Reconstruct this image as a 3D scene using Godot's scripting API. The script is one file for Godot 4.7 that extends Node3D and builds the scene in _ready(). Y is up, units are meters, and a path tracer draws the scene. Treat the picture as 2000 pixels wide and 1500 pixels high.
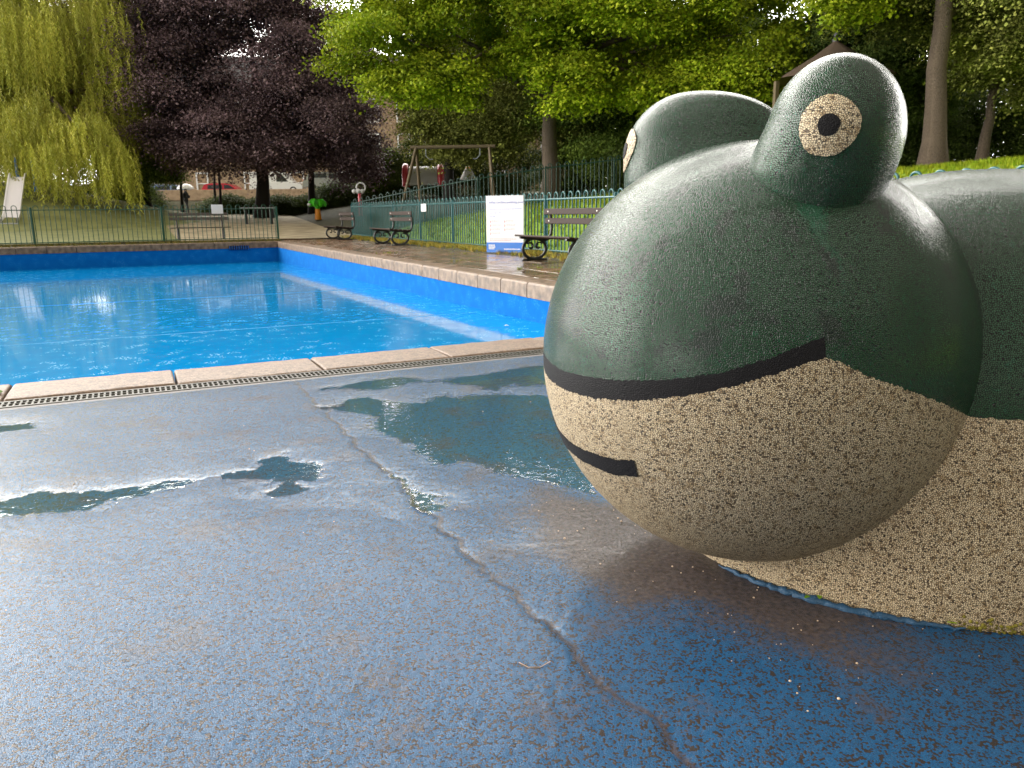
extends Node3D

const CA := 0.8965
const SA := 0.4431
const A := 0.45902          # the pool's own axes are turned by this angle
var M := {}                 # materials by name
var used_names := {}
var rng := RandomNumberGenerator.new()


# ------------------------------------------------------------------ mesh building
class MB:
	var v := PackedVector3Array()
	var n := PackedVector3Array()
	var t := PackedVector2Array()
	var t2 := PackedVector2Array()
	var c := PackedColorArray()
	var ix := PackedInt32Array()

	func add(p: Vector3, nn: Vector3, uv := Vector2.ZERO) -> int:
		v.append(p)
		n.append(nn)
		t.append(uv)
		return v.size() - 1

	func tri(i: int, j: int, k: int) -> void:
		var g := (v[k] - v[i]).cross(v[j] - v[i])
		ix.append(i)
		if g.dot(n[i] + n[j] + n[k]) < 0.0:
			ix.append(k)
			ix.append(j)
		else:
			ix.append(j)
			ix.append(k)

	func quad(i: int, j: int, k: int, l: int) -> void:
		tri(i, j, k)
		tri(i, k, l)

	func face(pts: Array, nn: Vector3) -> void:
		var at := []
		for p in pts:
			at.append(add(p, nn))
		for i in range(1, at.size() - 1):
			tri(at[0], at[i], at[i + 1])

	func box(tf: Transform3D, s: Vector3, b := 0.0) -> void:
		var h := s * 0.5
		b = minf(b, minf(h.x, minf(h.y, h.z)) * 0.9)
		var ax := [Vector3.RIGHT, Vector3.UP, Vector3.BACK]
		for a in 3:
			for sg in [-1.0, 1.0]:
				var e1: Vector3 = ax[(a + 1) % 3]
				var e2: Vector3 = ax[(a + 2) % 3]
				var h1: float = h[(a + 1) % 3] - b
				var h2: float = h[(a + 2) % 3] - b
				var o: Vector3 = ax[a] * sg * h[a]
				face([tf * (o + e1 * h1 + e2 * h2), tf * (o - e1 * h1 + e2 * h2), tf * (o - e1 * h1 - e2 * h2), tf * (o + e1 * h1 - e2 * h2)], (tf.basis * ax[a]).normalized() * sg)
		if b <= 0.0:
			return
		for a in 3:
			var e0: Vector3 = ax[a]
			var e1: Vector3 = ax[(a + 1) % 3]
			var e2: Vector3 = ax[(a + 2) % 3]
			var h0: float = h[a] - b
			var h1: float = h[(a + 1) % 3]
			var h2: float = h[(a + 2) % 3]
			for s1 in [-1.0, 1.0]:
				for s2 in [-1.0, 1.0]:
					var p = e1 * s1 * h1 + e2 * s2 * (h2 - b)
					var q = e1 * s1 * (h1 - b) + e2 * s2 * h2
					face([tf * (p + e0 * h0), tf * (q + e0 * h0), tf * (q - e0 * h0), tf * (p - e0 * h0)], (tf.basis * (e1 * s1 + e2 * s2)).normalized())
		for sx in [-1.0, 1.0]:
			for sy in [-1.0, 1.0]:
				for sz in [-1.0, 1.0]:
					var k := Vector3(sx, sy, sz)
					face([tf * (k * Vector3(h.x, h.y - b, h.z - b)), tf * (k * Vector3(h.x - b, h.y, h.z - b)), tf * (k * Vector3(h.x - b, h.y - b, h.z))], (tf.basis * k).normalized())

	func tube(pts: Array, rads: Array, sides := 8, caps := true) -> void:
		var rows := []
		var side := Vector3.ZERO
		for i in pts.size():
			var p: Vector3 = pts[i]
			var d: Vector3 = (pts[mini(i + 1, pts.size() - 1)] - pts[maxi(i - 1, 0)]).normalized()
			if side == Vector3.ZERO:
				side = d.cross(Vector3.UP if absf(d.y) < 0.9 else Vector3.RIGHT).normalized()
			side = (side - d * side.dot(d)).normalized()
			var up := d.cross(side)
			var r: float = rads[i] if rads.size() > 1 else rads[0]
			var row := []
			for s in sides:
				var w := TAU * s / sides
				var nn := side * cos(w) + up * sin(w)
				row.append(add(p + nn * r, nn))
			rows.append(row)
		for i in rows.size() - 1:
			for s in sides:
				quad(rows[i][s], rows[i][(s + 1) % sides], rows[i + 1][(s + 1) % sides], rows[i + 1][s])
		if caps:
			for e in [0, rows.size() - 1]:
				var o = e
				var d2: Vector3 = (pts[0] - pts[1]).normalized() if o == 0 else (pts[o] - pts[o - 1]).normalized()
				var ring := []
				for s in sides:
					ring.append(v[rows[o][s]])
				face(ring, d2)

	func lathe(tf: Transform3D, prof: Array, seg := 20) -> void:
		var rows := []
		for i in prof.size():
			var p: Vector2 = prof[i]
			var d: Vector2 = prof[mini(i + 1, prof.size() - 1)] - prof[maxi(i - 1, 0)]
			var nr := Vector2(d.y, -d.x).normalized()
			var row := []
			for s in seg:
				var w := TAU * s / seg
				row.append(add(tf * Vector3(p.x * cos(w), p.y, p.x * sin(w)), (tf.basis * Vector3(nr.x * cos(w), nr.y, nr.x * sin(w))).normalized()))
			rows.append(row)
		for i in rows.size() - 1:
			for s in seg:
				quad(rows[i][s], rows[i][(s + 1) % seg], rows[i + 1][(s + 1) % seg], rows[i + 1][s])

	func prism(tf: Transform3D, poly: PackedVector2Array, depth: float) -> void:
		# outline in the local xy plane, centred in z
		var ids := Geometry2D.triangulate_polygon(poly)
		for sg in [-1.0, 1.0]:
			var at := []
			for p in poly:
				at.append(add(tf * Vector3(p.x, p.y, sg * depth / 2), (tf.basis * Vector3(0, 0, sg)).normalized()))
			for i in range(0, ids.size(), 3):
				tri(at[ids[i]], at[ids[i + 1]], at[ids[i + 2]])
		var cw := 1.0 if Geometry2D.is_polygon_clockwise(poly) else -1.0
		for i in poly.size():
			var p := poly[i]
			var q := poly[(i + 1) % poly.size()]
			var d := (q - p).normalized()
			var nn := Vector3(-d.y, d.x, 0) * cw
			face([tf * Vector3(p.x, p.y, -depth / 2), tf * Vector3(q.x, q.y, -depth / 2), tf * Vector3(q.x, q.y, depth / 2), tf * Vector3(p.x, p.y, depth / 2)], (tf.basis * nn).normalized())

	func grid(nu: int, nv: int, f: Callable, wrap := false) -> void:
		# f(i, j) gives [position, normal]
		var first := v.size()
		for j in nv + 1:
			for i in nu + 1:
				var r: Array = f.call(i, j)
				v.append(r[0])
				n.append(r[1])
				t.append(r[2] if r.size() > 2 else Vector2.ZERO)
		for j in nv:
			for i in nu:
				var a := first + j * (nu + 1) + i
				quad(a, a + 1, a + nu + 2, a + nu + 1)

	func mesh(m: Material) -> ArrayMesh:
		var arr := []
		arr.resize(Mesh.ARRAY_MAX)
		arr[Mesh.ARRAY_VERTEX] = v
		arr[Mesh.ARRAY_NORMAL] = n
		arr[Mesh.ARRAY_TEX_UV] = t
		if t2.size() == v.size():
			arr[Mesh.ARRAY_TEX_UV2] = t2
		if c.size() == v.size():
			arr[Mesh.ARRAY_COLOR] = c
		arr[Mesh.ARRAY_INDEX] = ix
		var me := ArrayMesh.new()
		me.add_surface_from_arrays(Mesh.PRIMITIVE_TRIANGLES, arr)
		me.surface_set_material(0, m)
		return me


# ------------------------------------------------------------------ small helpers
func W(u: float, v: float, y := 0.0) -> Vector3:
	return Vector3(u * CA - v * SA, y, -u * SA - v * CA)

func UV(p: Vector3) -> Vector2:
	return Vector2(p.x * CA - p.z * SA, -p.x * SA - p.z * CA)

func T(p := Vector3.ZERO, r := Vector3.ZERO) -> Transform3D:
	return Transform3D(Basis.from_euler(r), p)

func lin(r: float, g: float, b: float) -> Color:
	return Color(r, g, b).linear_to_srgb()

func numbered(called: String) -> String:
	if not used_names.has(called):
		used_names[called] = 0
		return called
	used_names[called] += 1
	return "%s_%03d" % [called, used_names[called]]

func put(called: String, mesh: Mesh, parent: Node = null, at := Transform3D()) -> MeshInstance3D:
	var o := MeshInstance3D.new()
	o.mesh = mesh
	o.transform = at
	if parent == null:
		o.name = numbered(called)
		add_child(o)
	else:
		o.name = called
		parent.add_child(o, true)
	return o

func thing(called: String, label: String, category: String, at := Vector3.ZERO, turn := 0.0, group := "") -> Node3D:
	var o := Node3D.new()
	o.name = numbered(called)
	add_child(o)
	o.position = at
	o.rotation.y = turn
	tag(o, label, category, group)
	return o

func tag(o: Node, label: String, category: String, group := "") -> Node:
	o.set_meta("label", label)
	o.set_meta("category", category)
	if group:
		o.set_meta("group", group)
	return o

func setting(o: Node, label := "") -> Node:
	o.set_meta("kind", "structure")
	if label:
		o.set_meta("label", label)
		o.set_meta("category", "ground")
	return o

func again(o: Node3D, label: String, at: Vector3, turn: float) -> Node3D:
	var k := o.duplicate()
	k.name = numbered(String(o.name).rstrip("0123456789_"))
	add_child(k)
	k.position = at
	k.rotation.y = turn
	k.set_meta("label", label)
	return k

func noise_bytes(size: int, kind: int, freq: float, seed_: int, oct := 1, ret := 0, jitter := 1.0, skirt := 0.3) -> PackedByteArray:
	var f := FastNoiseLite.new()
	f.noise_type = kind
	f.frequency = freq
	f.seed = seed_
	f.fractal_octaves = oct
	f.fractal_type = FastNoiseLite.FRACTAL_FBM if oct > 1 else FastNoiseLite.FRACTAL_NONE
	f.cellular_return_type = ret
	f.cellular_jitter = jitter
	var im := f.get_seamless_image(size, size, false, false, skirt, true)
	im.convert(Image.FORMAT_L8)
	return im.get_data()

func ramp_tex(size: int, by: PackedByteArray, stops: Array) -> ImageTexture:
	# stops: [[value 0..255, linear colour], ...]
	var lut := []
	for i in 256:
		var k := 0
		while k < stops.size() - 2 and i > stops[k + 1][0]:
			k += 1
		var f: float = clampf((i - stops[k][0]) / maxf(1.0, stops[k + 1][0] - stops[k][0]), 0, 1)
		var col: Color = stops[k][1].lerp(stops[k + 1][1], f).linear_to_srgb()
		lut.append([int(col.r * 255), int(col.g * 255), int(col.b * 255)])
	var out := PackedByteArray()
	out.resize(size * size * 3)
	for i in size * size:
		var e: Array = lut[by[i]]
		out[i * 3] = e[0]
		out[i * 3 + 1] = e[1]
		out[i * 3 + 2] = e[2]
	return ImageTexture.create_from_image(Image.create_from_data(size, size, false, Image.FORMAT_RGB8, out))

func grey_tex(size: int, by: PackedByteArray) -> ImageTexture:
	return ImageTexture.create_from_image(Image.create_from_data(size, size, false, Image.FORMAT_L8, by))

func mk(called: String, col: Color, rough := 0.6, metal := 0.0) -> StandardMaterial3D:
	var m := StandardMaterial3D.new()
	m.resource_name = called
	m.albedo_color = col
	m.roughness = rough
	m.metallic = metal
	M[called] = m
	return m

func tri_tex(m: StandardMaterial3D, tile: float, world := true, sharp := 8.0) -> void:
	m.uv1_triplanar = true
	m.uv1_world_triplanar = world
	m.uv1_triplanar_sharpness = sharp
	m.uv1_scale = Vector3.ONE / tile

func relief(m: StandardMaterial3D, tex: Texture2D, cm: float) -> void:
	m.heightmap_enabled = true
	m.heightmap_texture = tex
	m.heightmap_scale = cm

func smooth(a: float, b: float, x: float) -> float:
	return smoothstep(a, b, x)

func terr(x: float, z: float) -> float:
	var u := x * CA - z * SA
	var v := -x * SA - z * CA
	var d := maxf(u - 8.0, 0.0)
	var h := 2.3 * (1.0 - exp(-d / 6.0)) * clampf(1.0 - 0.012 * (v - 12.0), 0.5, 1.1)
	h += 0.95 * smooth(28.0, 48.0, v) + 1.05 * smooth(62.0, 66.0, v)
	return h

func tv(u: float, v: float) -> float:
	var p := W(u, v)
	return terr(p.x, p.z)


# ------------------------------------------------------------------ materials
func granules(size: int, n: int) -> Array:
	# a tile of irregular grains without a border: [distance from the joints, a random value a grain]
	var r := RandomNumberGenerator.new()
	r.seed = 17
	var px := PackedFloat32Array()
	var py := PackedFloat32Array()
	var val := PackedByteArray()
	for i in n * n:
		px.append(r.randf_range(0.02, 0.98))
		py.append(r.randf_range(0.02, 0.98))
		val.append(r.randi() % 256)
	var joint := PackedByteArray()
	var tone := PackedByteArray()
	joint.resize(size * size)
	tone.resize(size * size)
	var k := float(n) / size
	for y in size:
		var fy := y * k
		var cy := int(fy)
		for x in size:
			var fx := x * k
			var cx := int(fx)
			var a := 9.0
			var b := 9.0
			var best := 0
			for dy in range(-1, 2):
				var row := posmod(cy + dy, n) * n
				for dx in range(-1, 2):
					var id := row + posmod(cx + dx, n)
					var ex: float = cx + dx + px[id] - fx
					var ey: float = cy + dy + py[id] - fy
					var q := ex * ex + ey * ey
					if q < a:
						b = a
						a = q
						best = id
					elif q < b:
						b = q
			joint[y * size + x] = mini(255, int((sqrt(b) - sqrt(a)) * 200.0))
			tone[y * size + x] = val[best]
	return [joint, tone]

func make_materials() -> void:
	var CELL := FastNoiseLite.TYPE_CELLULAR
	var SIMP := FastNoiseLite.TYPE_SIMPLEX_SMOOTH
	var SUB := FastNoiseLite.RETURN_DISTANCE2_SUB
	var VAL := FastNoiseLite.RETURN_CELL_VALUE
	# rubber granules: height (proud centres, recessed joints) and one random value a granule
	var S := 768
	var cells := granules(S, 92)
	var gh: PackedByteArray = cells[0]
	var gv: PackedByteArray = cells[1]
	var big := noise_bytes(S, SIMP, 0.016, 5, 4, 0, 1.0, 0.45)
	var rag := noise_bytes(S, SIMP, 0.07, 6, 2)
	for i in S * S:
		gh[i] = int(clampf(gh[i] * (0.35 + rag[i] / 150.0), 0, 255))
	var soft := PackedByteArray()
	soft.resize(S * S)
	for i in S * S:
		var x := minf(gh[i] / 60.0, 1.0)
		soft[i] = int(clampf((1.0 - (1.0 - x) * (1.0 - x)) * 150.0 + gv[i] * 0.4, 0, 255))
	var granule_height := grey_tex(S, soft)
	# cream granules with dark binder between and some grains of other tones
	var cr := PackedByteArray()
	var gr := PackedByteArray()
	var bl := PackedByteArray()
	cr.resize(S * S * 3)
	gr.resize(S * S * 3)
	bl.resize(S * S * 3)
	var lutc := []
	for i in 1025:
		lutc.append(int(clampf(Color(i / 1024.0, 0, 0).linear_to_srgb().r * 255.0, 0, 255)))
	for i in S * S:
		var k: float = clampf((gh[i] - 22.0) / 34.0, 0, 1)
		var r: float = gv[i] / 255.0
		var b: float = big[i] / 255.0
		var cream: Color
		if r < 0.05:
			cream = Color(0.13, 0.085, 0.045)
		elif r < 0.16:
			cream = Color(0.34, 0.24, 0.13)
		else:
			cream = Color(0.58, 0.44, 0.26).lerp(Color(0.80, 0.66, 0.44), r)
		cream = Color(0.03, 0.02, 0.01).lerp(cream, k)
		if b > 0.6:
			cream = cream.lerp(cream * Color(0.66, 0.58, 0.46), minf((b - 0.6) * 4.0, 0.8))
		var green := Color(0.008, 0.044, 0.017).lerp(Color(0.013, 0.060, 0.023), r)
		if b < 0.3:
			green = green.lerp(Color(0.008, 0.085, 0.042), minf((0.3 - b) * 4.0, 0.7))
		green = Color(0.002, 0.004, 0.003).lerp(green, k)
		# blue paint worn through to brown rubber on some granules
		var blue := Color(0.014, 0.095, 0.24).lerp(Color(0.026, 0.14, 0.33), r)
		var worn: float = r * 0.85 + b * 0.45
		if worn > 0.86:
			blue = Color(0.048, 0.036, 0.031)
		blue = Color(0.03, 0.035, 0.05).lerp(blue, clampf((gh[i] - 4.0) / 22.0, 0, 1))
		for ch in 3:
			cr[i * 3 + ch] = lutc[int(cream[ch] * 1024)]
			gr[i * 3 + ch] = lutc[int(green[ch] * 1024)]
			bl[i * 3 + ch] = lutc[int(blue[ch] * 1024)]
	var rgb := func(d: PackedByteArray) -> ImageTexture: return ImageTexture.create_from_image(Image.create_from_data(S, S, false, Image.FORMAT_RGB8, d))
	var m := mk("cream_granules", lin(0.86, 0.84, 0.82), 0.5)
	m.albedo_texture = rgb.call(cr)
	relief(m, granule_height, 0.22)
	tri_tex(m, 0.34, false, 24.0)
	m = m.duplicate()
	m.resource_name = "eye_cream"
	m.albedo_color = Color.WHITE
	M["eye_cream"] = m
	m = mk("green_granules", Color.WHITE, 0.22)
	m.albedo_texture = rgb.call(gr)
	relief(m, granule_height, 0.27)
	tri_tex(m, 0.34, false, 24.0)
	m.metallic_specular = 0.43
	m = mk("black_granules", lin(0.008, 0.007, 0.008), 0.6)
	m.metallic_specular = 0.3
	relief(m, granule_height, 0.2)
	tri_tex(m, 0.34, false, 24.0)
	m = mk("blue_deck", lin(0.74, 0.76, 0.74), 0.27)
	m.albedo_texture = rgb.call(bl)
	relief(m, granule_height, 0.2)
	m.uv1_scale = Vector3.ONE / 0.38
	m.metallic_specular = 0.35
	m = mk("blue_lip", lin(0.008, 0.055, 0.12), 0.5)
	relief(m, granule_height, 0.2)
	tri_tex(m, 0.5, true, 12.0)
	# stone, paving, plain noise surfaces
	var n1 := noise_bytes(512, SIMP, 0.02, 11, 5)
	var n2 := noise_bytes(512, SIMP, 0.12, 12, 3)
	var grain := noise_bytes(512, CELL, 0.16, 13, 1, VAL)
	var mixd := PackedByteArray()
	mixd.resize(512 * 512)
	for i in 512 * 512:
		mixd[i] = int(n1[i] * 0.4 + grain[i] * 0.45 + n2[i] * 0.15)
	var gt := grey_tex(512, mixd)
	var patch := grey_tex(512, n1)
	m = mk("coping_stone", lin(0.85, 0.83, 0.82), 0.55)
	m.albedo_texture = ramp_tex(512, mixd, [[0, Color(0.05, 0.03, 0.015)], [90, Color(0.14, 0.085, 0.05)], [150, Color(0.22, 0.138, 0.083)], [255, Color(0.33, 0.225, 0.145)]])
	relief(m, gt, 0.22)
	tri_tex(m, 0.7)
	m = mk("coping_far", Color.WHITE, 0.5)
	m.albedo_texture = ramp_tex(512, n1, [[0, Color(0.06, 0.042, 0.026)], [110, Color(0.15, 0.095, 0.058)], [255, Color(0.28, 0.19, 0.12)]])
	relief(m, gt, 0.2)
	tri_tex(m, 1.9)
	for k in 3:
		m = mk("paving_%d" % k, [lin(1.0, 1.0, 1.0), lin(0.8, 0.78, 0.74), lin(1.0, 0.84, 0.74)][k], 0.16)
		m.albedo_texture = ramp_tex(512, n1, [[0, Color(0.12, 0.078, 0.048)], [255, Color(0.27, 0.18, 0.115)]])
		m.roughness_texture = patch
		m.roughness = 0.42
		relief(m, patch, 0.12)
		tri_tex(m, 4.7)
	# wet painted pool floor
	var pf := noise_bytes(1024, SIMP, 0.09, 21, 2)
	var ps := noise_bytes(1024, SIMP, 0.011, 22, 4)
	var pb := PackedByteArray()
	var pr := PackedByteArray()
	pb.resize(1024 * 1024)
	pr.resize(1024 * 1024)
	for i in 1024 * 1024:
		var spot: float = clampf((pf[i] - 150.0) / 50.0, 0, 1) * clampf((ps[i] - 120.0) / 60.0, 0, 1)
		pb[i] = int(clampf(60 + spot * 190 + (ps[i] - 128) * 0.25, 0, 255))
		pr[i] = int(clampf(14 + spot * 120 + maxf(0.0, 120.0 - ps[i]) * 0.35, 0, 255))
	var pool_albedo := ramp_tex(1024, pb, [[0, Color(0.0, 0.25, 0.66)], [70, Color(0.002, 0.33, 0.80)], [130, Color(0.02, 0.41, 0.86)], [255, Color(0.13, 0.54, 0.92)]])
	m = mk("pool_paint", lin(0.85, 0.85, 0.85), 0.9)
	m.albedo_texture = pool_albedo
	m.roughness_texture = grey_tex(1024, pr)
	m.uv1_scale = Vector3(1.0 / 3.2, 1.0 / 3.2, 1)
	relief(m, grey_tex(1024, ps), 0.025)
	m = mk("pool_wall", lin(0.26, 0.38, 0.52), 0.85)
	m.metallic_specular = 0.2
	m.albedo_texture = pool_albedo
	tri_tex(m, 3.2)
	mk("pool_ridge", lin(0.05, 0.42, 0.8), 0.6)
	m = mk("puddle_water", Color(1, 1, 1, 0.02), 0.015)
	m.transparency = BaseMaterial3D.TRANSPARENCY_ALPHA
	relief(m, grey_tex(512, noise_bytes(512, SIMP, 0.03, 31, 3)), 0.05)
	m.uv1_scale = Vector3.ONE / 0.9
	# grounds
	m = mk("lawn", Color.WHITE, 0.9)
	m.albedo_texture = ramp_tex(512, mixd, [[0, Color(0.10, 0.20, 0.012)], [128, Color(0.20, 0.34, 0.02)], [255, Color(0.34, 0.46, 0.04)]])
	relief(m, gt, 3.0)
	tri_tex(m, 3.0)
	m = mk("soil", Color.WHITE, 0.95)
	m.albedo_texture = ramp_tex(512, mixd, [[0, Color(0.02, 0.018, 0.01)], [255, Color(0.09, 0.085, 0.03)]])
	relief(m, gt, 3.0)
	tri_tex(m, 3.1)
	m = mk("mound", Color.WHITE, 0.7)
	m.albedo_texture = ramp_tex(512, n1, [[0, Color(0.115, 0.125, 0.036)], [255, Color(0.22, 0.23, 0.07)]])
	relief(m, gt, 0.4)
	tri_tex(m, 9.0)
	m = mk("path", Color.WHITE, 0.95)
	m.albedo_texture = ramp_tex(512, n1, [[0, Color(0.22, 0.175, 0.105)], [255, Color(0.46, 0.38, 0.24)]])
	tri_tex(m, 11.0)
	m = mk("road", lin(0.06, 0.06, 0.062), 0.5)
	mk("concrete", lin(0.10, 0.085, 0.075), 0.6)
	mk("grate", lin(0.045, 0.04, 0.028), 0.4, 0.3)
	mk("channel", lin(0.006, 0.006, 0.006), 0.9)
	mk("fence_teal", lin(0.008, 0.085, 0.088), 0.3)
	mk("fence_green", lin(0.007, 0.065, 0.036), 0.35)
	mk("fence_dark", lin(0.004, 0.036, 0.024), 0.4)
	var wood := noise_bytes(512, SIMP, 0.05, 41, 4)
	m = mk("bench_wood", Color.WHITE, 0.55)
	m.metallic_specular = 0.3
	m.albedo_texture = ramp_tex(512, wood, [[0, Color(0.012, 0.007, 0.005)], [255, Color(0.05, 0.026, 0.018)]])
	tri_tex(m, 1.0)
	m.uv1_scale = Vector3(6, 14, 6)
	mk("iron", lin(0.014, 0.014, 0.015), 0.35)
	mk("bolt", lin(0.6, 0.55, 0.5), 0.3, 0.6)
	mk("grey_wood", lin(0.075, 0.058, 0.045), 0.6)
	mk("white_board", lin(0.82, 0.82, 0.84), 0.3)
	mk("sign_blue", lin(0.02, 0.17, 0.62), 0.3)
	mk("sign_ink", lin(0.25, 0.28, 0.62), 0.5)
	mk("sign_red", lin(0.62, 0.30, 0.32), 0.5)
	mk("white_paint", lin(0.8, 0.8, 0.8), 0.3)
	mk("slide_white", lin(0.82, 0.8, 0.83), 0.22)
	mk("grey_paint", lin(0.32, 0.34, 0.36), 0.4)
	mk("red_paint", lin(0.55, 0.03, 0.045), 0.35)
	mk("orange_paint", lin(0.75, 0.27, 0.01), 0.35)
	mk("lime_paint", lin(0.07, 0.55, 0.02), 0.35)
	mk("pale_panel", lin(0.45, 0.43, 0.40), 0.5)
	mk("dark_cloth", lin(0.015, 0.016, 0.02), 0.8)
	mk("skin", lin(0.5, 0.3, 0.22), 0.5)
	mk("timber", lin(0.15, 0.11, 0.06), 0.6)
	m = mk("bark", Color.WHITE, 0.85)
	m.albedo_texture = ramp_tex(512, wood, [[0, Color(0.05, 0.035, 0.024)], [255, Color(0.20, 0.145, 0.10)]])
	tri_tex(m, 1.0)
	m.uv1_scale = Vector3(2.2, 0.5, 2.2)
	relief(m, grey_tex(512, wood), 4.0)
	mk("dark_bark", lin(0.018, 0.014, 0.012), 0.85)
	m = mk("sandstone", Color.WHITE, 0.8)
	m.albedo_texture = ramp_tex(512, n1, [[0, Color(0.22, 0.15, 0.09)], [255, Color(0.42, 0.30, 0.19)]])
	tri_tex(m, 5.0)
	mk("roof_slate", lin(0.06, 0.06, 0.065), 0.5)
	mk("roof_shingle", lin(0.085, 0.055, 0.035), 0.8)
	m = mk("window_glass", lin(0.03, 0.035, 0.04), 0.05)
	mk("tyre", lin(0.012, 0.012, 0.012), 0.8)
	mk("car_white", lin(0.72, 0.72, 0.7), 0.2)
	mk("car_silver", lin(0.34, 0.35, 0.36), 0.22, 0.4)
	mk("car_red", lin(0.45, 0.03, 0.05), 0.2)
	mk("car_blue", lin(0.22, 0.30, 0.45), 0.2)
	mk("lamp_lens", lin(0.6, 0.12, 0.08), 0.2)
	mk("pebble", lin(0.5, 0.36, 0.24), 0.5)
	for e in [["leaf_willow", 0.3, 0.5], ["leaf_beech", 0.3, 0.6], ["leaf_maple", 0.55, 0.45], ["leaf_dark", 0.35, 0.65], ["leaf_grass", 0.4, 0.6]]:
		m = mk(e[0], Color.WHITE, e[2])
		m.metallic_specular = 0.28
		m.vertex_color_use_as_albedo = true
		m.cull_mode = BaseMaterial3D.CULL_DISABLED
		if e[1] > 0.0:
			m.backlight_enabled = true
			m.backlight = Color(e[1], e[1], e[1]).linear_to_srgb()


# ------------------------------------------------------------------ camera, sky, sun
func set_camera() -> void:
	var lens := CameraAttributesPhysical.new()
	lens.frustum_focal_length = 26.0
	lens.exposure_aperture = 14.0
	lens.frustum_focus_distance = 1.75
	lens.frustum_near = 0.05
	lens.frustum_far = 900.0
	var cam := Camera3D.new()
	cam.name = "camera"
	add_child(cam)
	cam.attributes = lens
	cam.keep_aspect = Camera3D.KEEP_HEIGHT
	cam.fov = rad_to_deg(2.0 * atan(750.0 / 1490.0))
	cam.near = 0.05
	cam.far = 900.0
	cam.position = Vector3(0, 0.85, 0)
	cam.rotation = Vector3(deg_to_rad(-12.65), 0, -0.0094)
	cam.current = true
	var e := Environment.new()
	e.background_mode = Environment.BG_SKY
	var sky := Sky.new()
	var sm := ProceduralSkyMaterial.new()
	sm.sky_top_color = Color(0.97, 0.955, 0.925)
	sm.sky_horizon_color = Color(0.93, 0.92, 0.90)
	sm.sky_curve = 0.4
	sm.sky_energy_multiplier = 2.6
	sm.ground_bottom_color = Color(0.2, 0.2, 0.2)
	sm.ground_horizon_color = Color(0.3, 0.3, 0.3)
	sm.sun_angle_max = 1.0
	sky.sky_material = sm
	e.sky = sky
	e.tonemap_mode = Environment.TONE_MAPPER_LINEAR
	e.tonemap_exposure = 1.8
	e.sdfgi_enabled = true
	e.ssao_enabled = true
	e.ssil_enabled = true
	var we := WorldEnvironment.new()
	we.name = "world_environment"
	we.environment = e
	add_child(we)
	var sun := DirectionalLight3D.new()
	sun.name = "sun"
	add_child(sun)
	sun.light_energy = 0.25
	sun.light_color = Color(1.0, 0.96, 0.9)
	sun.light_angular_distance = 80.0
	sun.shadow_enabled = true
	sun.rotation = Vector3(deg_to_rad(-58), deg_to_rad(35), 0)


# ------------------------------------------------------------------ ground, pool and deck
const POOL_L := -9.0
const POOL_R := 4.42
const POOL_N := 4.64
const POOL_F := 26.2

func sheet(us: Array, vs: Array, lift: float, mb: MB) -> void:
	mb.grid(us.size() - 1, vs.size() - 1, func(i, j):
		var p := W(us[i], vs[j])
		var h := terr(p.x, p.z)
		var e := 0.3
		var nn := Vector3(terr(p.x - e, p.z) - terr(p.x + e, p.z), 2 * e, terr(p.x, p.z - e) - terr(p.x, p.z + e)).normalized()
		return [Vector3(p.x, h + lift, p.z), nn])

func steps(a: float, b: float, n: int) -> Array:
	var r := []
	for i in n + 1:
		r.append(lerpf(a, b, float(i) / n))
	return r

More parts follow.
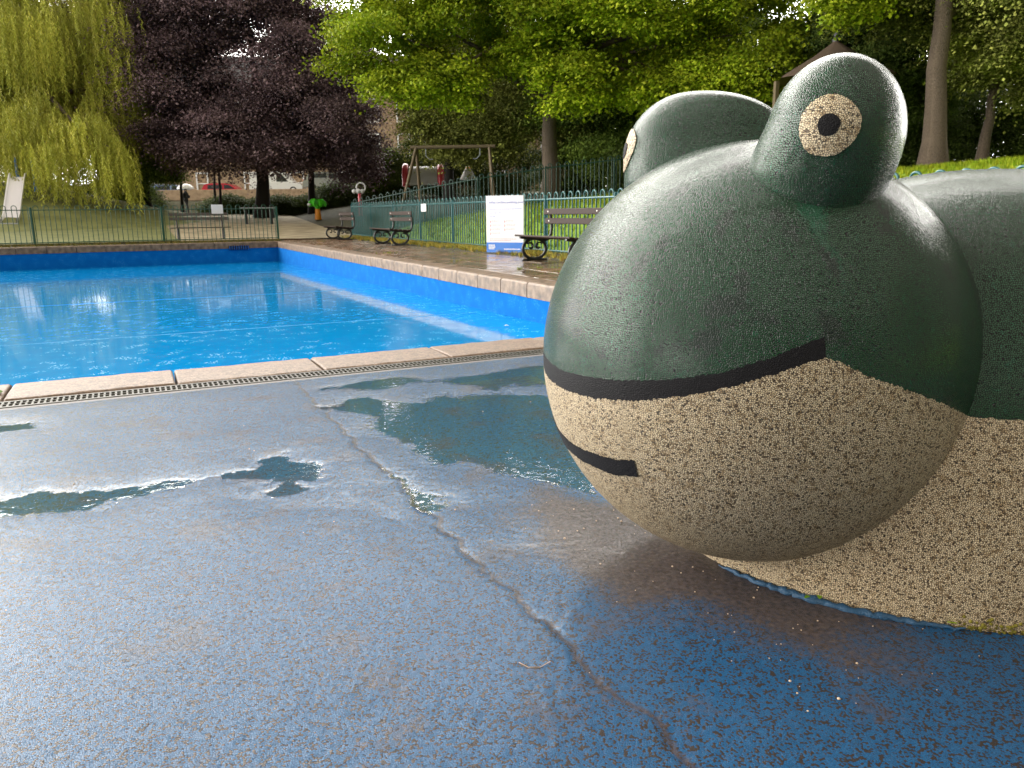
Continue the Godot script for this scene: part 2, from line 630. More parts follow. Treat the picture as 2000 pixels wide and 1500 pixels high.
func make_grounds() -> void:
	var mb := MB.new()
	sheet([-400, -120, -60] + steps(-40, 60, 50) + [90, 160, 400], steps(27.8, 80, 40) + [120, 200, 500], -0.012, mb)
	sheet([-400, -60, -20, POOL_L - 0.42], [-60, -20, 0, 10, 20, 27.8], -0.012, mb)
	sheet([POOL_L - 0.42, POOL_R + 0.4], [POOL_F + 0.42, 27.8], -0.012, mb)
	sheet([POOL_L - 0.42, 8], [-60, -8], -0.012, mb)
	sheet([6.9, 8.1], steps(-8, 27.8, 10), -0.012, mb)
	setting(put("ground", mb.mesh(M.soil)), "dark soil and rough grass under the trees")
	mb = MB.new()
	sheet(steps(8.1, 40, 60) + [60, 120], [-60, -30] + steps(-10, 27.8, 50), -0.01, mb)
	setting(put("lawn", mb.mesh(M.lawn)), "bright green lawn rising behind the teal fence")
	mb = MB.new()
	sheet(steps(-34, 8.0, 60), steps(28.0, 46.0, 40), 0.03, mb)
	setting(put("playground_path", mb.mesh(M.path)), "beige wet playground surfacing beyond the pool")
	mb = MB.new()
	sheet(steps(-34, 1.6, 40), steps(28.02, 38.0, 24), 0.045, mb)
	setting(put("safety_surface", mb.mesh(M.mound)), "flat olive safety surface in front of the mound")
	mb = MB.new()
	sheet(steps(-60, 60, 60), steps(66, 73, 6), 0.02, mb)
	setting(put("road", mb.mesh(M.road)), "grey road behind the trees")
	# mound of olive safety surface
	mb = MB.new()
	var top := Vector3(-25.0, 0, -36.5)
	mb.grid(72, 30, func(i, j):
		var w: float = TAU * i / 72.0
		var r: float = j / 30.0
		var f := func(rr: float, ww: float) -> Vector3:
			var x := top.x + cos(ww) * rr * 11.0
			var z := top.z + sin(ww) * rr * 8.6
			return Vector3(x, terr(x, z) + 1.65 * pow(cos(minf(rr, 1.0) * PI / 2), 1.5) - 0.05 * smooth(0.9, 1.0, rr) + 0.03, z)
		var p: Vector3 = f.call(r, w)
		var nn := Vector3.UP
		if j > 0:
			var a: Vector3 = f.call(r + 0.02, w) - f.call(r - 0.02, w)
			var b: Vector3 = f.call(r, w + 0.02) - f.call(r, w - 0.02)
			nn = b.cross(a).normalized()
			if nn.y < 0:
				nn = -nn
		return [p, nn])
	setting(put("mound", mb.mesh(M.mound)), "olive safety surfaced mound carrying the slide")


func make_pool() -> void:
	var fy := func(v: float) -> float: return lerpf(-0.44, -0.64, clampf((v - POOL_N) / 21.0, 0, 1))
	var mb := MB.new()
	var nn := Vector3(0, 1, 0)
	var us := steps(POOL_L, POOL_R, 10)
	var vs := steps(POOL_N - 0.02, POOL_F, 24)
	mb.grid(10, 24, func(i, j):
		return [W(us[i], vs[j], fy.call(vs[j])), nn, Vector2(us[i], vs[j])])
	var pool := Node3D.new()
	pool.name = "pool"
	add_child(pool)
	setting(pool, "bright blue painted paddling pool drained to a wet film")
	put("pool_floor", mb.mesh(M.pool_paint), pool)
	# walls with a little thickness, cut below the coping
	for e in [["far", Vector3((POOL_L + POOL_R) / 2, 0, -POOL_F - 0.1), Vector3(POOL_R - POOL_L + 0.4, 0.62, 0.2)],
			["near", Vector3((POOL_L + POOL_R) / 2, 0, -POOL_N + 0.12), Vector3(POOL_R - POOL_L + 0.4, 0.62, 0.2)],
			["right", Vector3(POOL_R + 0.1, 0, -(POOL_N + POOL_F) / 2), Vector3(0.2, 0.62, POOL_F - POOL_N + 0.01)],
			["left", Vector3(POOL_L - 0.1, 0, -(POOL_N + POOL_F) / 2), Vector3(0.2, 0.62, POOL_F - POOL_N + 0.01)]]:
		mb = MB.new()
		mb.box(T(e[1] + Vector3(0, -0.17 - 0.31, 0)), e[2])
		put("pool_wall", mb.mesh(M.pool_wall), pool, T(Vector3.ZERO, Vector3(0, A, 0)))
	# paint lines across the floor: thin raised laps of paint
	for e in [[2.6, 4.3, 20.6, 1.0], [-4.0, 4.2, 9.6, 0.8], [-9.0, 4.35, 14.2, 0.6], [-1.0, 4.3, 6.1, 0.7]]:
		mb = MB.new()
		var y: float = fy.call(e[2]) + 0.002
		mb.box(T(Vector3((e[0] + e[1]) / 2, y, -e[2])), Vector3(e[1] - e[0], 0.003, 0.018 * e[3]), 0.001)
		put("paint_ridge", mb.mesh(M.pool_ridge), pool, T(Vector3.ZERO, Vector3(0, A, 0)))

	# coping rows, one mesh a stone
	rng.seed = 4
	var rows := [
		["pale stone coping along the near edge of the blue pool", POOL_L, 8.4, 0],
		["brown stone coping along the far edge of the pool below the green railings", POOL_L, POOL_R + 0.42, 1],
		["brown stone coping along the right edge of the pool beside the benches", POOL_N, POOL_F, 2]]
	for r in rows:
		var t := thing("pool_coping", r[0], "coping", Vector3.ZERO, A, "pool copings")
		var s: float = 0.154 - 0.765 * 12 if r[3] == 0 else r[1]
		var variants := []
		for k in 4:
			mb = MB.new()
			stone(mb, 0.765 - [0.012, 0.008, 0.018, 0.009][k], 0.42, 0.19, rng)
			variants.append(mb.mesh(M.coping_stone if r[3] == 0 else M.coping_far))
		while s < r[2] - 0.3:
			var m: Mesh = variants[rng.randi() % 4]
			var at := Vector3(s + 0.3825, -0.09 + rng.randf_range(-0.004, 0.003), 0)
			var turn := rng.randf_range(-0.006, 0.006)
			if r[3] == 0:
				at.z = -(POOL_N - 0.2)
			elif r[3] == 1:
				at.z = -(POOL_F + 0.195)
			else:
				at = Vector3(POOL_R + 0.195, at.y, -(s + 0.3825))
				turn += PI / 2
			put("coping_stone", m, t, T(at, Vector3(0, turn, 0)))
			s += 0.765
	# overflow slot in the far wall
	var sl := thing("overflow_outlet", "dark overflow outlet under the far coping near the pool corner", "outlet", W(3.2, POOL_F - 0.03, -0.16), A)
	mb = MB.new()
	mb.box(T(), Vector3(0.62, 0.13, 0.05), 0.01)
	put("outlet_box", mb.mesh(M.channel), sl)
	mb = MB.new()
	for k in 9:
		mb.box(T(Vector3(-0.28 + 0.07 * k, 0, 0.03)), Vector3(0.012, 0.12, 0.012))
	put("outlet_bars", mb.mesh(M.sign_blue), sl)

	# channel drain between coping and deck
	var dr := thing("channel_drain", "dark slotted channel drain between pale coping and blue deck", "drain", Vector3.ZERO, A)
	mb = MB.new()
	mb.box(T(Vector3(1.0, -0.09, -4.15)), Vector3(20, 0.06, 0.16))
	put("channel", mb.mesh(M.channel), dr)
	mb = MB.new()
	mb.box(T(Vector3(1.0, -0.053, -4.045)), Vector3(20, 0.1, 0.06), 0.004)
	put("concrete_edge", mb.mesh(M.concrete), dr)
	mb = MB.new()
	for k in 3:
		mb.box(T(Vector3(0, -0.012, [-0.058, 0.0, 0.058][k])), Vector3(0.498, 0.02, [0.022, 0.01, 0.022][k]), 0.002)
	for k in 20:
		mb.box(T(Vector3(-0.2375 + 0.025 * k, -0.0125, 0)), Vector3(0.0085, 0.019, 0.1))
	var gm := mb.mesh(M.grate)
	for k in range(-8, 12):
		put("grating", gm, dr, T(Vector3(-0.04 + 0.5 * k, 0.002, -4.147)))


func stone(mb: MB, l: float, w: float, h: float, r: RandomNumberGenerator) -> void:
	# worn block: rounded top edges, wavy arrises
	var prof := [Vector2(-w / 2, -h / 2), Vector2(-w / 2, h / 2 - 0.03), Vector2(-w / 2 + 0.009, h / 2 - 0.009), Vector2(-w / 2 + 0.03, h / 2), Vector2(-w / 6, h / 2 + 0.002), Vector2(w / 6, h / 2 + 0.002),
		Vector2(w / 2 - 0.022, h / 2), Vector2(w / 2 - 0.006, h / 2 - 0.007), Vector2(w / 2, h / 2 - 0.022), Vector2(w / 2, -h / 2)]
	var nx := 10
	var rows := []
	for i in nx + 1:
		var x := -l / 2 + l * i / nx
		var edge := 1.0 if i == 0 or i == nx else 0.0
		if i == 1:
			x = -l / 2 + 0.012
		elif i == nx - 1:
			x = l / 2 - 0.012
		var row := []
		for k in prof.size():
			var p: Vector2 = prof[k]
			var d: Vector2 = prof[mini(k + 1, prof.size() - 1)] - prof[maxi(k - 1, 0)]
			var nn := Vector3(edge * signf(x) * 0.8, d.x, -d.y).normalized()
			var wob := r.randf_range(-0.0025, 0.0025) if k > 0 and k < 9 else 0.0
			row.append(mb.add(Vector3(x, p.y - edge * 0.008 + wob, p.x + wob), Vector3(nn.x, nn.y, -nn.z) if false else Vector3(nn.x, d.x, -d.y).normalized()))
		rows.append(row)
	for i in nx:
		for k in prof.size() - 1:
			mb.quad(rows[i][k], rows[i + 1][k], rows[i + 1][k + 1], rows[i][k + 1])
	for e in [0, nx]:
		var pts := []
		for k in prof.size():
			pts.append(mb.v[rows[e][k]])
		mb.face(pts, Vector3(signf(e - 1), 0, 0))


# pools of rain on the deck, outlines in the pool's axes
const WET := [
	[Vector2(-0.6, 2.78), Vector2(-0.57, 2.57), Vector2(-0.244, 2.483), Vector2(-0.009, 2.525), Vector2(0.178, 2.586), Vector2(0.303, 2.549), Vector2(0.376, 2.4), Vector2(0.486, 2.452), Vector2(0.547, 2.57), Vector2(0.447, 2.79), Vector2(0.339, 2.792), Vector2(0.284, 2.648), Vector2(0.12, 2.646), Vector2(-0.154, 2.68)],
	[Vector2(0.188, 2.386), Vector2(0.374, 2.39), Vector2(0.604, 2.378), Vector2(0.755, 2.298), Vector2(0.737, 2.013), Vector2(0.611, 1.969), Vector2(0.452, 2.096), Vector2(0.257, 2.229)],
	[Vector2(0.734, 3.37), Vector2(0.945, 3.444), Vector2(1.078, 3.238), Vector2(1.296, 3.348), Vector2(1.708, 3.099), Vector2(1.754, 2.871), Vector2(1.221, 1.902), Vector2(1.119, 2.117), Vector2(1.012, 2.292), Vector2(0.891, 2.419), Vector2(0.871, 2.636), Vector2(0.844, 2.804), Vector2(0.888, 3.087)],
	[Vector2(0.827, 3.768), Vector2(1.013, 3.872), Vector2(1.272, 3.803), Vector2(1.333, 3.696), Vector2(1.101, 3.618)],
	[Vector2(1.426, 3.603), Vector2(2.072, 3.759), Vector2(2.228, 3.707), Vector2(1.982, 3.297), Vector2(1.567, 3.403)],
	[Vector2(-0.7, 3.80), Vector2(-0.447, 3.713), Vector2(-0.41, 3.603), Vector2(-0.7, 3.57)]]
const DIRT := [Vector2(0.904, 1.837), Vector2(1.087, 1.923), Vector2(1.218, 1.783), Vector2(1.35, 1.6), Vector2(1.5, 1.3), Vector2(1.5, 1.0), Vector2(1.336, 0.879), Vector2(1.192, 0.943), Vector2(1.034, 1.124), Vector2(0.931, 1.315), Vector2(0.877, 1.551)]

func inside_by(p: Vector2, poly: Array) -> float:
	# signed distance, positive inside
	var best := 1e9
	var inn := false
	var n := poly.size()
	for i in n:
		var a: Vector2 = poly[i]
		var b: Vector2 = poly[(i + 1) % n]
		var ab := b - a
		var k := clampf((p - a).dot(ab) / ab.length_squared(), 0, 1)
		best = minf(best, (p - a - ab * k).length_squared())
		if (a.y > p.y) != (b.y > p.y) and p.x < ab.x * (p.y - a.y) / ab.y + a.x:
			inn = not inn
	return sqrt(best) if inn else -sqrt(best)

func make_deck() -> void:
	var lo := FastNoiseLite.new()
	lo.seed = 3
	lo.frequency = 2.2
	lo.fractal_octaves = 3
	var hi := FastNoiseLite.new()
	hi.seed = 9
	hi.frequency = 36.0
	hi.fractal_octaves = 2
	var u0 := -1.3
	var u1 := 3.5
	var v0 := 0.2
	var v1 := 4.018
	var nu := 400
	var nv := 318
	var boxes := []
	for w in WET:
		var r := Rect2(w[0], Vector2.ZERO)
		for p in w:
			r = r.expand(p)
		boxes.append(r.grow(0.16))
	var hs := PackedFloat32Array()
	hs.resize((nu + 1) * (nv + 1))
	for j in nv + 1:
		for i in nu + 1:
			var p := Vector2(lerpf(u0, u1, float(i) / nu), lerpf(v0, v1, float(j) / nv))
			var h := lo.get_noise_2d(p.x, p.y) * 0.0022 + hi.get_noise_2d(p.x, p.y) * 0.0012
			for k in WET.size():
				if boxes[k].has_point(p):
					var s := inside_by(p, WET[k]) + lo.get_noise_2d(p.x * 3 + 7, p.y * 3) * 0.035
					h -= (0.0044 if p.x > 0.72 else 0.0038 if k == 1 else 0.0078) * smooth(-0.13, 0.10, s)
			# the seam: a ragged step between two pours, with a shallow open joint
			var su := 0.705 + lo.get_noise_2d(p.y * 1.6, 40) * 0.035 + hi.get_noise_2d(p.y * 0.35, 5) * 0.012
			h += 0.003 * smooth(0.02, -0.02, p.x - su) - 0.003 * exp(-pow((p.x - su) / 0.007, 2))
			var rim := minf(minf(i, nu - i), minf(j, nv - j)) / 8.0
			h *= clampf(rim, 0, 1)
			hs[j * (nu + 1) + i] = h
	var du := (u1 - u0) / nu
	var dv := (v1 - v0) / nv
	var mb := MB.new()
	for j in nv + 1:
		for i in nu + 1:
			var at := j * (nu + 1) + i
			var gx := (hs[at + (1 if i < nu else 0)] - hs[at - (1 if i > 0 else 0)]) / (2 * du)
			var gz := (hs[at + (nu + 1 if j < nv else 0)] - hs[at - (nu + 1 if j > 0 else 0)]) / (2 * dv)
			var u := u0 + du * i
			var v := v0 + dv * j
			mb.v.append(W(u, v, hs[at]))
			mb.n.append((Vector3.UP - gx * Vector3(CA, 0, -SA) - gz * Vector3(-SA, 0, -CA)).normalized())
			mb.t.append(Vector2(u, v))
			mb.t2.append(Vector2((u - u0) / 4.8, (v - v0) / 4.8))
	var deep := MB.new()
	var damps := [MB.new(), MB.new(), MB.new(), MB.new()]
	for q in [deep] + damps:
		q.v = mb.v
		q.n = mb.n
		q.t = mb.t
		q.t2 = mb.t2
	for j in nv:
		for i in nu:
			var a := j * (nu + 1) + i
			var mean := (hs[a] + hs[a + 1] + hs[a + nu + 1] + hs[a + nu + 2]) / 4.0
			var which := mb
			if mean < -0.0026:
				which = deep
			elif mean < 0.0002:
				which = damps[clampi(int((mean + 0.0026 + hi.get_noise_2d(i * 1.7, j * 1.7) * 0.0006) / 0.0007), 0, 3)]
			which.quad(a, a + 1, a + nu + 2, a + nu + 1)
	# what lies on the paint: brown grit by the sculpture and along the seam, worn patches
	var n := 768
	var px := PackedByteArray()
	px.resize(n * n * 4)
	var fine := FastNoiseLite.new()
	fine.seed = 77
	fine.frequency = 0.42
	var mid := FastNoiseLite.new()
	mid.seed = 78
	mid.frequency = 0.02
	mid.fractal_octaves = 4
	for y in n:
		for x in n:
			var p := Vector2(u0 + 4.8 * (x + 0.5) / n, v0 + 4.8 * (y + 0.5) / n)
			var f := fine.get_noise_2d(x, y)
			var g := mid.get_noise_2d(x, y)
			var su := 0.705 + lo.get_noise_2d(p.y * 1.6, 40) * 0.035 + hi.get_noise_2d(p.y * 0.35, 5) * 0.012
			var k := 0.0
			k = maxf(k, 0.85 * smooth(0.012 + 0.016 * f, 0.001, absf(p.x - su)))
			if p.x > 0.7 and p.x < 1.7 and p.y < 2.1 and p.y > 0.7:
				k = maxf(k, 0.93 * smooth(-0.10, 0.06, inside_by(p, DIRT) + g * 0.12 + f * 0.07))
			k = maxf(k, 0.45 * smooth(0.22, 0.5, g + f * 0.35))
			var o := (y * n + x) * 4
			var tone := 1.0 + f * 0.5
			px[o] = int(clampf(72 * tone, 0, 255))
			px[o + 1] = int(clampf(62 * tone, 0, 255))
			px[o + 2] = int(clampf(58 * tone, 0, 255))
			px[o + 3] = int(clampf(k * 255, 0, 255))
	var m: StandardMaterial3D = M.blue_deck.duplicate()
	m.detail_enabled = true
	m.detail_albedo = ImageTexture.create_from_image(Image.create_from_data(n, n, false, Image.FORMAT_RGBA8, px))
	m.detail_uv_layer = BaseMaterial3D.DETAIL_UV_2
	m.detail_blend_mode = BaseMaterial3D.BLEND_MODE_MIX
	var deck := Node3D.new()
	deck.name = "deck"
	add_child(deck)
	setting(deck, "wet blue rubber deck with worn brown flecks and a long seam")
	put("deck_surface", mb.mesh(m), deck)
	# at the margins water fills the joints between the granules
	for k in 4:
		var wet_m = m.duplicate()
		wet_m.heightmap_scale = [0.03, 0.06, 0.10, 0.15][k]
		wet_m.roughness = [0.12, 0.15, 0.19, 0.23][k]
		put("damp_surface", damps[k].mesh(wet_m), deck)
	# under standing water the granules lose their shine
	m = m.duplicate()
	m.heightmap_enabled = false
	m.specular_mode = BaseMaterial3D.SPECULAR_DISABLED
	m.roughness = 1.0
	m.albedo_color = lin(0.85, 1.0, 0.74)
	put("flooded_surface", deep.mesh(m), deck)
	mb = MB.new()
	for e in [[-9.4, u0, -8.0, v1], [u1, 8.1, -8.0, v1], [u0, u1, -8.0, v0]]:
		mb.grid(8, 8, func(i, j):
			var u := lerpf(e[0], e[1], i / 8.0)
			var v := lerpf(e[2], e[3], j / 8.0)
			return [W(u, v), Vector3.UP, Vector2(u, v)])
	put("deck_surround", mb.mesh(M.blue_deck), deck)
	# the water itself
	var names := ["long dark puddle crossing the left of the blue deck", "bright puddle mirroring the sky beside the deck seam", "broad dark puddle in front of the frog sculpture", "thin dark puddle just below the channel drain",
		"narrow puddle running behind the frog sculpture", "small dark puddle at the left edge below the drain"]
	for k in WET.size():
		var r: Rect2 = boxes[k].grow(-0.05)
		mb = MB.new()
		mb.grid(12, 12, func(i, j):
			var p := Vector2(r.position.x + r.size.x * i / 12.0, r.position.y + r.size.y * j / 12.0)
			p.y = minf(p.y, 4.0)
			return [W(p.x, p.y, -0.0023 - 0.00003 * k), Vector3.UP, p])
		tag(put("puddle", mb.mesh(M.puddle_water)), names[k], "puddle", "puddles on the blue deck")


func make_paving() -> void:
	var t := Node3D.new()
	t.name = "paving"
	add_child(t)
	t.rotation.y = A
	setting(t, "wet brown stone paving between the pool and the teal fence")
	rng.seed = 21
	var mb := MB.new()
	mb.box(T(Vector3(5.9, -0.06, -11)), Vector3(2.2, 0.06, 36))
	put("mortar_bed", mb.mesh(M.concrete), t)
	var ms := []
	for w in [0.62, 0.86, 0.58]:
		var row := []
		for k in 3:
			mb = MB.new()
			mb.box(T(), Vector3(w - 0.012, 0.05, 0.88), 0.006)
			row.append(mb.mesh(M["paving_%d" % k]))
		ms.append(row)
	var xs := [5.16, 5.9, 6.62]
	for c in 3:
		var s: float = -1.0 + 0.3 * c
		while s < 28.0:
			put("slab", ms[c][rng.randi() % 3], t, T(Vector3(xs[c], -0.027 + rng.randf_range(-0.003, 0.003), -s), Vector3(rng.randf_range(-0.004, 0.004), 0, rng.randf_range(-0.004, 0.004))))
			s += 0.892


# ------------------------------------------------------------------ the frog
const HEAD := Vector3(0.578, 0.509, -1.846)
const FACE := -68.0

func on_table(tab: Array, x: float) -> float:
	for i in tab.size() - 1:
		if x <= tab[i + 1][0]:
			var f: float = clampf((x - tab[i][0]) / (tab[i + 1][0] - tab[i][0]), 0, 1)
			return lerpf(tab[i][1], tab[i + 1][1], f)
	return tab[tab.size() - 1][1]

func ball(az: float, el: float, r := 0.5) -> Vector3:
	return Vector3(sin(az) * cos(el), sin(el), cos(az) * cos(el)) * r

func make_frog() -> void:
	var t := thing("frog_sculpture", "large green and cream frog sculpture of rubber granules lying on the blue deck", "sculpture", Vector3(HEAD.x, 0, HEAD.z))
	var c := Vector3(0, HEAD.y, 0)
	rng.seed = 8
	var upper := [[0, -0.3], [20, 0.9], [34, 2.8], [45, 5.4], [55, 8.9], [64, 12.8], [66.5, 13.6]]
	var lower := [[0, -5.2], [13, -4.7], [25, -3.3], [37, -0.6], [49, 3.0], [59, 6.7], [66.5, 9.4]]
	var edge := [[66.5, 9.4], [71, 7.8], [76.5, 5.1], [90, 0.2], [110, -7.4], [180, -9.0]]
	var cols := 900
	var green_from := []
	var cream_to := []
	var band := []
	for i in cols + 1:
		var d: float = absf(wrapf(i * 360.0 / cols - FACE, -180.0, 180.0))
		var j1 := rng.randf_range(-0.28, 0.28)
		var j2 := rng.randf_range(-0.28, 0.28)
		if i == cols:
			j1 = 0.0
			j2 = 0.0
		if d < 66.5:
			green_from.append(on_table(upper, d) + j1)
			cream_to.append(on_table(lower, d) + j2)
			band.append(i)
		else:
			var e := on_table(edge, d) + j1
			green_from.append(e)
			cream_to.append(e)
	var rows_up := 84
	var mb := MB.new()
	var sheet_of := func(n_rows: int, lo_: Callable, hi_: Callable) -> MB:
		var b := MB.new()
		b.grid(cols, n_rows, func(i, j):
			var az := deg_to_rad(i * 360.0 / cols)
			var e := deg_to_rad(lerpf(lo_.call(i), hi_.call(i), float(j) / n_rows))
			var d := ball(az, e, 1.0)
			return [c + d * 0.5, d])
		return b
	mb = sheet_of.call(rows_up, func(i): return green_from[i % cols], func(_i): return 90.0)
	for q in mb.n:
		mb.t2.append(Vector2((atan2(q.x, q.z) + PI) / TAU, (asin(clampf(q.y, -1, 1)) + PI / 2) / PI))
	var stain := PackedByteArray()
	stain.resize(1024 * 512 * 4)
	var sn := FastNoiseLite.new()
	sn.seed = 55
	sn.frequency = 0.018
	sn.fractal_octaves = 4
	var sf := FastNoiseLite.new()
	sf.seed = 56
	sf.frequency = 0.3
	for y in 512:
		var el_ := y / 512.0 * 180.0 - 90.0
		for x in 1024:
			var az_ := x / 1024.0 * 360.0 - 180.0
			var g := sn.get_noise_2d(x, y)
			var f := sf.get_noise_2d(x, y)
			# an emerald run of newer paint down the brow, and dark scuffs
			var run := smooth(7.0, 0.0, absf(az_ - 2.0 - g * 10.0) * cos(deg_to_rad(el_)) * 1.5 + f * 6.0) * smooth(27.0, 36.0, el_ + g * 14.0 + f * 5.0) * smooth(62.0, 50.0, el_)
			var scuff := smooth(0.22, 0.42, g + f * 0.22)
			var o := (y * 1024 + x) * 4
			var em := run > scuff
			stain[o] = 22 if em else 22
			stain[o + 1] = 92 if em else 30
			stain[o + 2] = 66 if em else 26
			stain[o + 3] = int(clampf((run * 0.42 if em else scuff * 0.7), 0, 1) * 255)
	var head_m: StandardMaterial3D = M.green_granules.duplicate()
	head_m.detail_enabled = true
	head_m.detail_albedo = ImageTexture.create_from_image(Image.create_from_data(1024, 512, false, Image.FORMAT_RGBA8, stain))
	head_m.detail_uv_layer = BaseMaterial3D.DETAIL_UV_2
	put("upper_head", mb.mesh(head_m), t).set_meta("label", "wet dark green upper head")
	mb = sheet_of.call(70, func(_i): return -90.0, func(i): return cream_to[i % cols])
	put("lower_jaw", mb.mesh(M.cream_granules), t).set_meta("label", "speckled cream lower jaw")
	mb = MB.new()
	for i in cols:
		var q := (i + 1) % cols
		if green_from[i] - cream_to[i] > 0.5 and green_from[q] - cream_to[q] > 0.5:
			for k in 5:
				var ids := []
				for e in [[i, k], [i + 1, k], [i + 1, k + 1], [i, k + 1]]:
					var w: int = e[0] % cols
					var d := ball(deg_to_rad(e[0] * 360.0 / cols), deg_to_rad(lerpf(cream_to[w], green_from[w], e[1] / 5.0)), 1.0)
					ids.append(mb.add(c + d * 0.5, d))
				mb.quad(ids[0], ids[1], ids[2], ids[3])
		elif absf((green_from[i] - cream_to[i]) - (green_from[q] - cream_to[q])) > 0.5:
			var ids := []
			for e in [[i, cream_to[i]], [i + 1, cream_to[q]], [i + 1, green_from[q]], [i, green_from[i]]]:
				var d := ball(deg_to_rad(e[0] * 360.0 / cols), deg_to_rad(e[1]), 1.0)
				ids.append(mb.add(c + d * 0.5, d))
			mb.quad(ids[0], ids[1], ids[2], ids[3])
	put("mouth", mb.mesh(M.black_granules), t).set_meta("label", "black mouth line curving up at its ends")
	# short black line on the chin, laid into the cream
	mb = MB.new()
	var ct := [[0, -21.2], [7, -20.9], [18, -20.2], [24.5, -18.6]]
	var cb := [[0, -25.8], [4, -25.5], [16, -25.3], [24.5, -23.4]]
	var prev := []
	for i in 141:
		var d := -24.5 + 49.0 * i / 140.0
		var hi_: float = on_table(ct, absf(d)) + rng.randf_range(-0.25, 0.25)
		var lo_: float = on_table(cb, absf(d)) + rng.randf_range(-0.25, 0.25)
		var row := []
		for e in [[hi_ + 0.1, 0.4985], [hi_, 0.502], [(hi_ + lo_) / 2, 0.5022], [lo_, 0.502], [lo_ - 0.1, 0.4985]]:
			var q := ball(deg_to_rad(FACE + d), deg_to_rad(e[0]), 1.0)
			row.append(mb.add(c + q * e[1], q))
		if prev:
			for k in 4:
				mb.quad(prev[k], row[k], row[k + 1], prev[k + 1])
		prev = row
	put("chin_line", mb.mesh(M.black_granules), t).set_meta("label", "short black line on the cream chin")
	# eyes
	var fw := Vector3(sin(deg_to_rad(FACE)), 0, cos(deg_to_rad(FACE)))
	var lt := Vector3(fw.z, 0, -fw.x)
	for s in [1.0, -1.0]:
		var mid: Vector3 = c + lt * s * 0.25 + fw * 0.02 + Vector3.UP * 0.485
		var face := fw.rotated(Vector3.UP, deg_to_rad(38.0) * s)
		var up: Vector3 = (Vector3.UP + lt * s * 0.12).normalized()
		face = (face - up * face.dot(up)).normalized()
		var side := up.cross(face)
		var bs := Basis(side * 0.13, up * 0.155, face * 0.165)
		var inv := Basis(side / 0.13, up / 0.155, face / 0.165)
		var shape := func(d: Vector3) -> Vector3:
			var q := d
			if d.y < 0.25:
				var flat := Vector2(d.x, d.z)
				var inner := clampf(-d.x * s * 1.2, -1.0, 1.0)
				var want := lerpf(flat.length(), 1.0 + 0.22 * maxf(inner, 0.0), smoothstep(0.25, -0.5, d.y) * (0.8 + (0.2 if inner > 0.0 else 0.45) * inner))
				flat = flat.normalized() * want
				q = Vector3(flat.x, d.y, flat.y)
			if q.z < 0.0:
				q.z *= 1.55
			return q
		var em := MB.new()
		em.grid(120, 70, func(i, j):
			var az: float = TAU * i / 120.0
			var el: float = lerpf(-1.25, PI / 2, j / 70.0)
			var d := ball(az, el, 1.0)
			var g := Vector3(d.x, d.y, d.z)
			var e := 0.02
			var at := func(aa: float, ee: float) -> Vector3: return bs * shape.call(ball(aa, ee, 1.0))
			var nn: Vector3 = (at.call(az + e, el) - at.call(az - e, el)).cross(at.call(az, minf(el + e, 1.57)) - at.call(az, el - e))
			if el > 1.5:
				nn = up
			elif nn.dot(bs * d) < 0:
				nn = -nn
			return [mid + bs * shape.call(d), nn.normalized()])
		var eye := put("eye", em.mesh(M.green_granules), t)
		eye.set_meta("label", "green bulging eye nearer the camera" if s > 0 else "green bulging eye on the far side of the head")
		var look := Vector3(sin(deg_to_rad(5.0 if s > 0 else 17.0)), 0.13, 0.98).normalized()
		var lx := Vector3.UP.cross(look).normalized()
		var ly := look.cross(lx)
		for part in [["eye_ring", 0.0, 0.0575, 0.0025, M.eye_cream], ["pupil", 0.0, 0.0195, 0.0045, M.black_granules]]:
			em = MB.new()
			var jag := []
			for i in 72:
				jag.append((rng.randf_range(-0.022, 0.022) + 0.022 * sin(i * TAU / 72 * 3 + s) + 0.012 * sin(i * TAU / 72 * 5)) * part[2])
			em.grid(72, 8, func(i, j):
				var w: float = TAU * i / 72.0
				var rr: float = part[2] + jag[i % 72]
				var k: float = minf(j / 7.0, 1.0)
				var q: Vector2 = Vector2(cos(w), sin(w)) * rr * k
				var d: Vector3 = (look + lx * q.x / 0.135 + ly * q.y / 0.155).normalized()
				var p: Vector3 = mid + bs * shape.call(d)
				var g := Vector3(d.x, d.y, d.z)
				var nn := (inv * g).normalized()
				return [p + nn * (part[3] if j < 8 else -0.002), nn])
			put(part[0], em.mesh(part[4]), eye)
	# body behind the head
	var back := -fw
	var bc := back * 0.9
	var bcol := 420
	var line := []
	for i in bcol:
		line.append(0.425 + rng.randf_range(-0.0025, 0.0025))
	var body_at := func(w: float, y: float) -> Array:
		var top := 0.955
		var k := clampf(y / top, 0, 1)
		var r := pow(1.0 - pow(k, 2.5), 1.0 / 2.35)
		var along := cos(w) * r * 1.01
		var p: Vector3 = bc + back * along + lt * sin(w) * r * 0.75
		p.y = y * (1.02 - 0.06 * (along + 0.45))
		return [p]
	var normal_at := func(w: float, y: float) -> Vector3:
		var a: Vector3 = body_at.call(w + 0.01, y)[0] - body_at.call(w - 0.01, y)[0]
		var b: Vector3 = body_at.call(w, minf(y + 0.003, 0.9549))[0] - body_at.call(w, maxf(y - 0.003, 0.0))[0]
		var nn := a.cross(b).normalized()
		var out: Vector3 = body_at.call(w, y)[0] - bc - Vector3.UP * 0.3
		return nn if nn.dot(out) > 0 else -nn
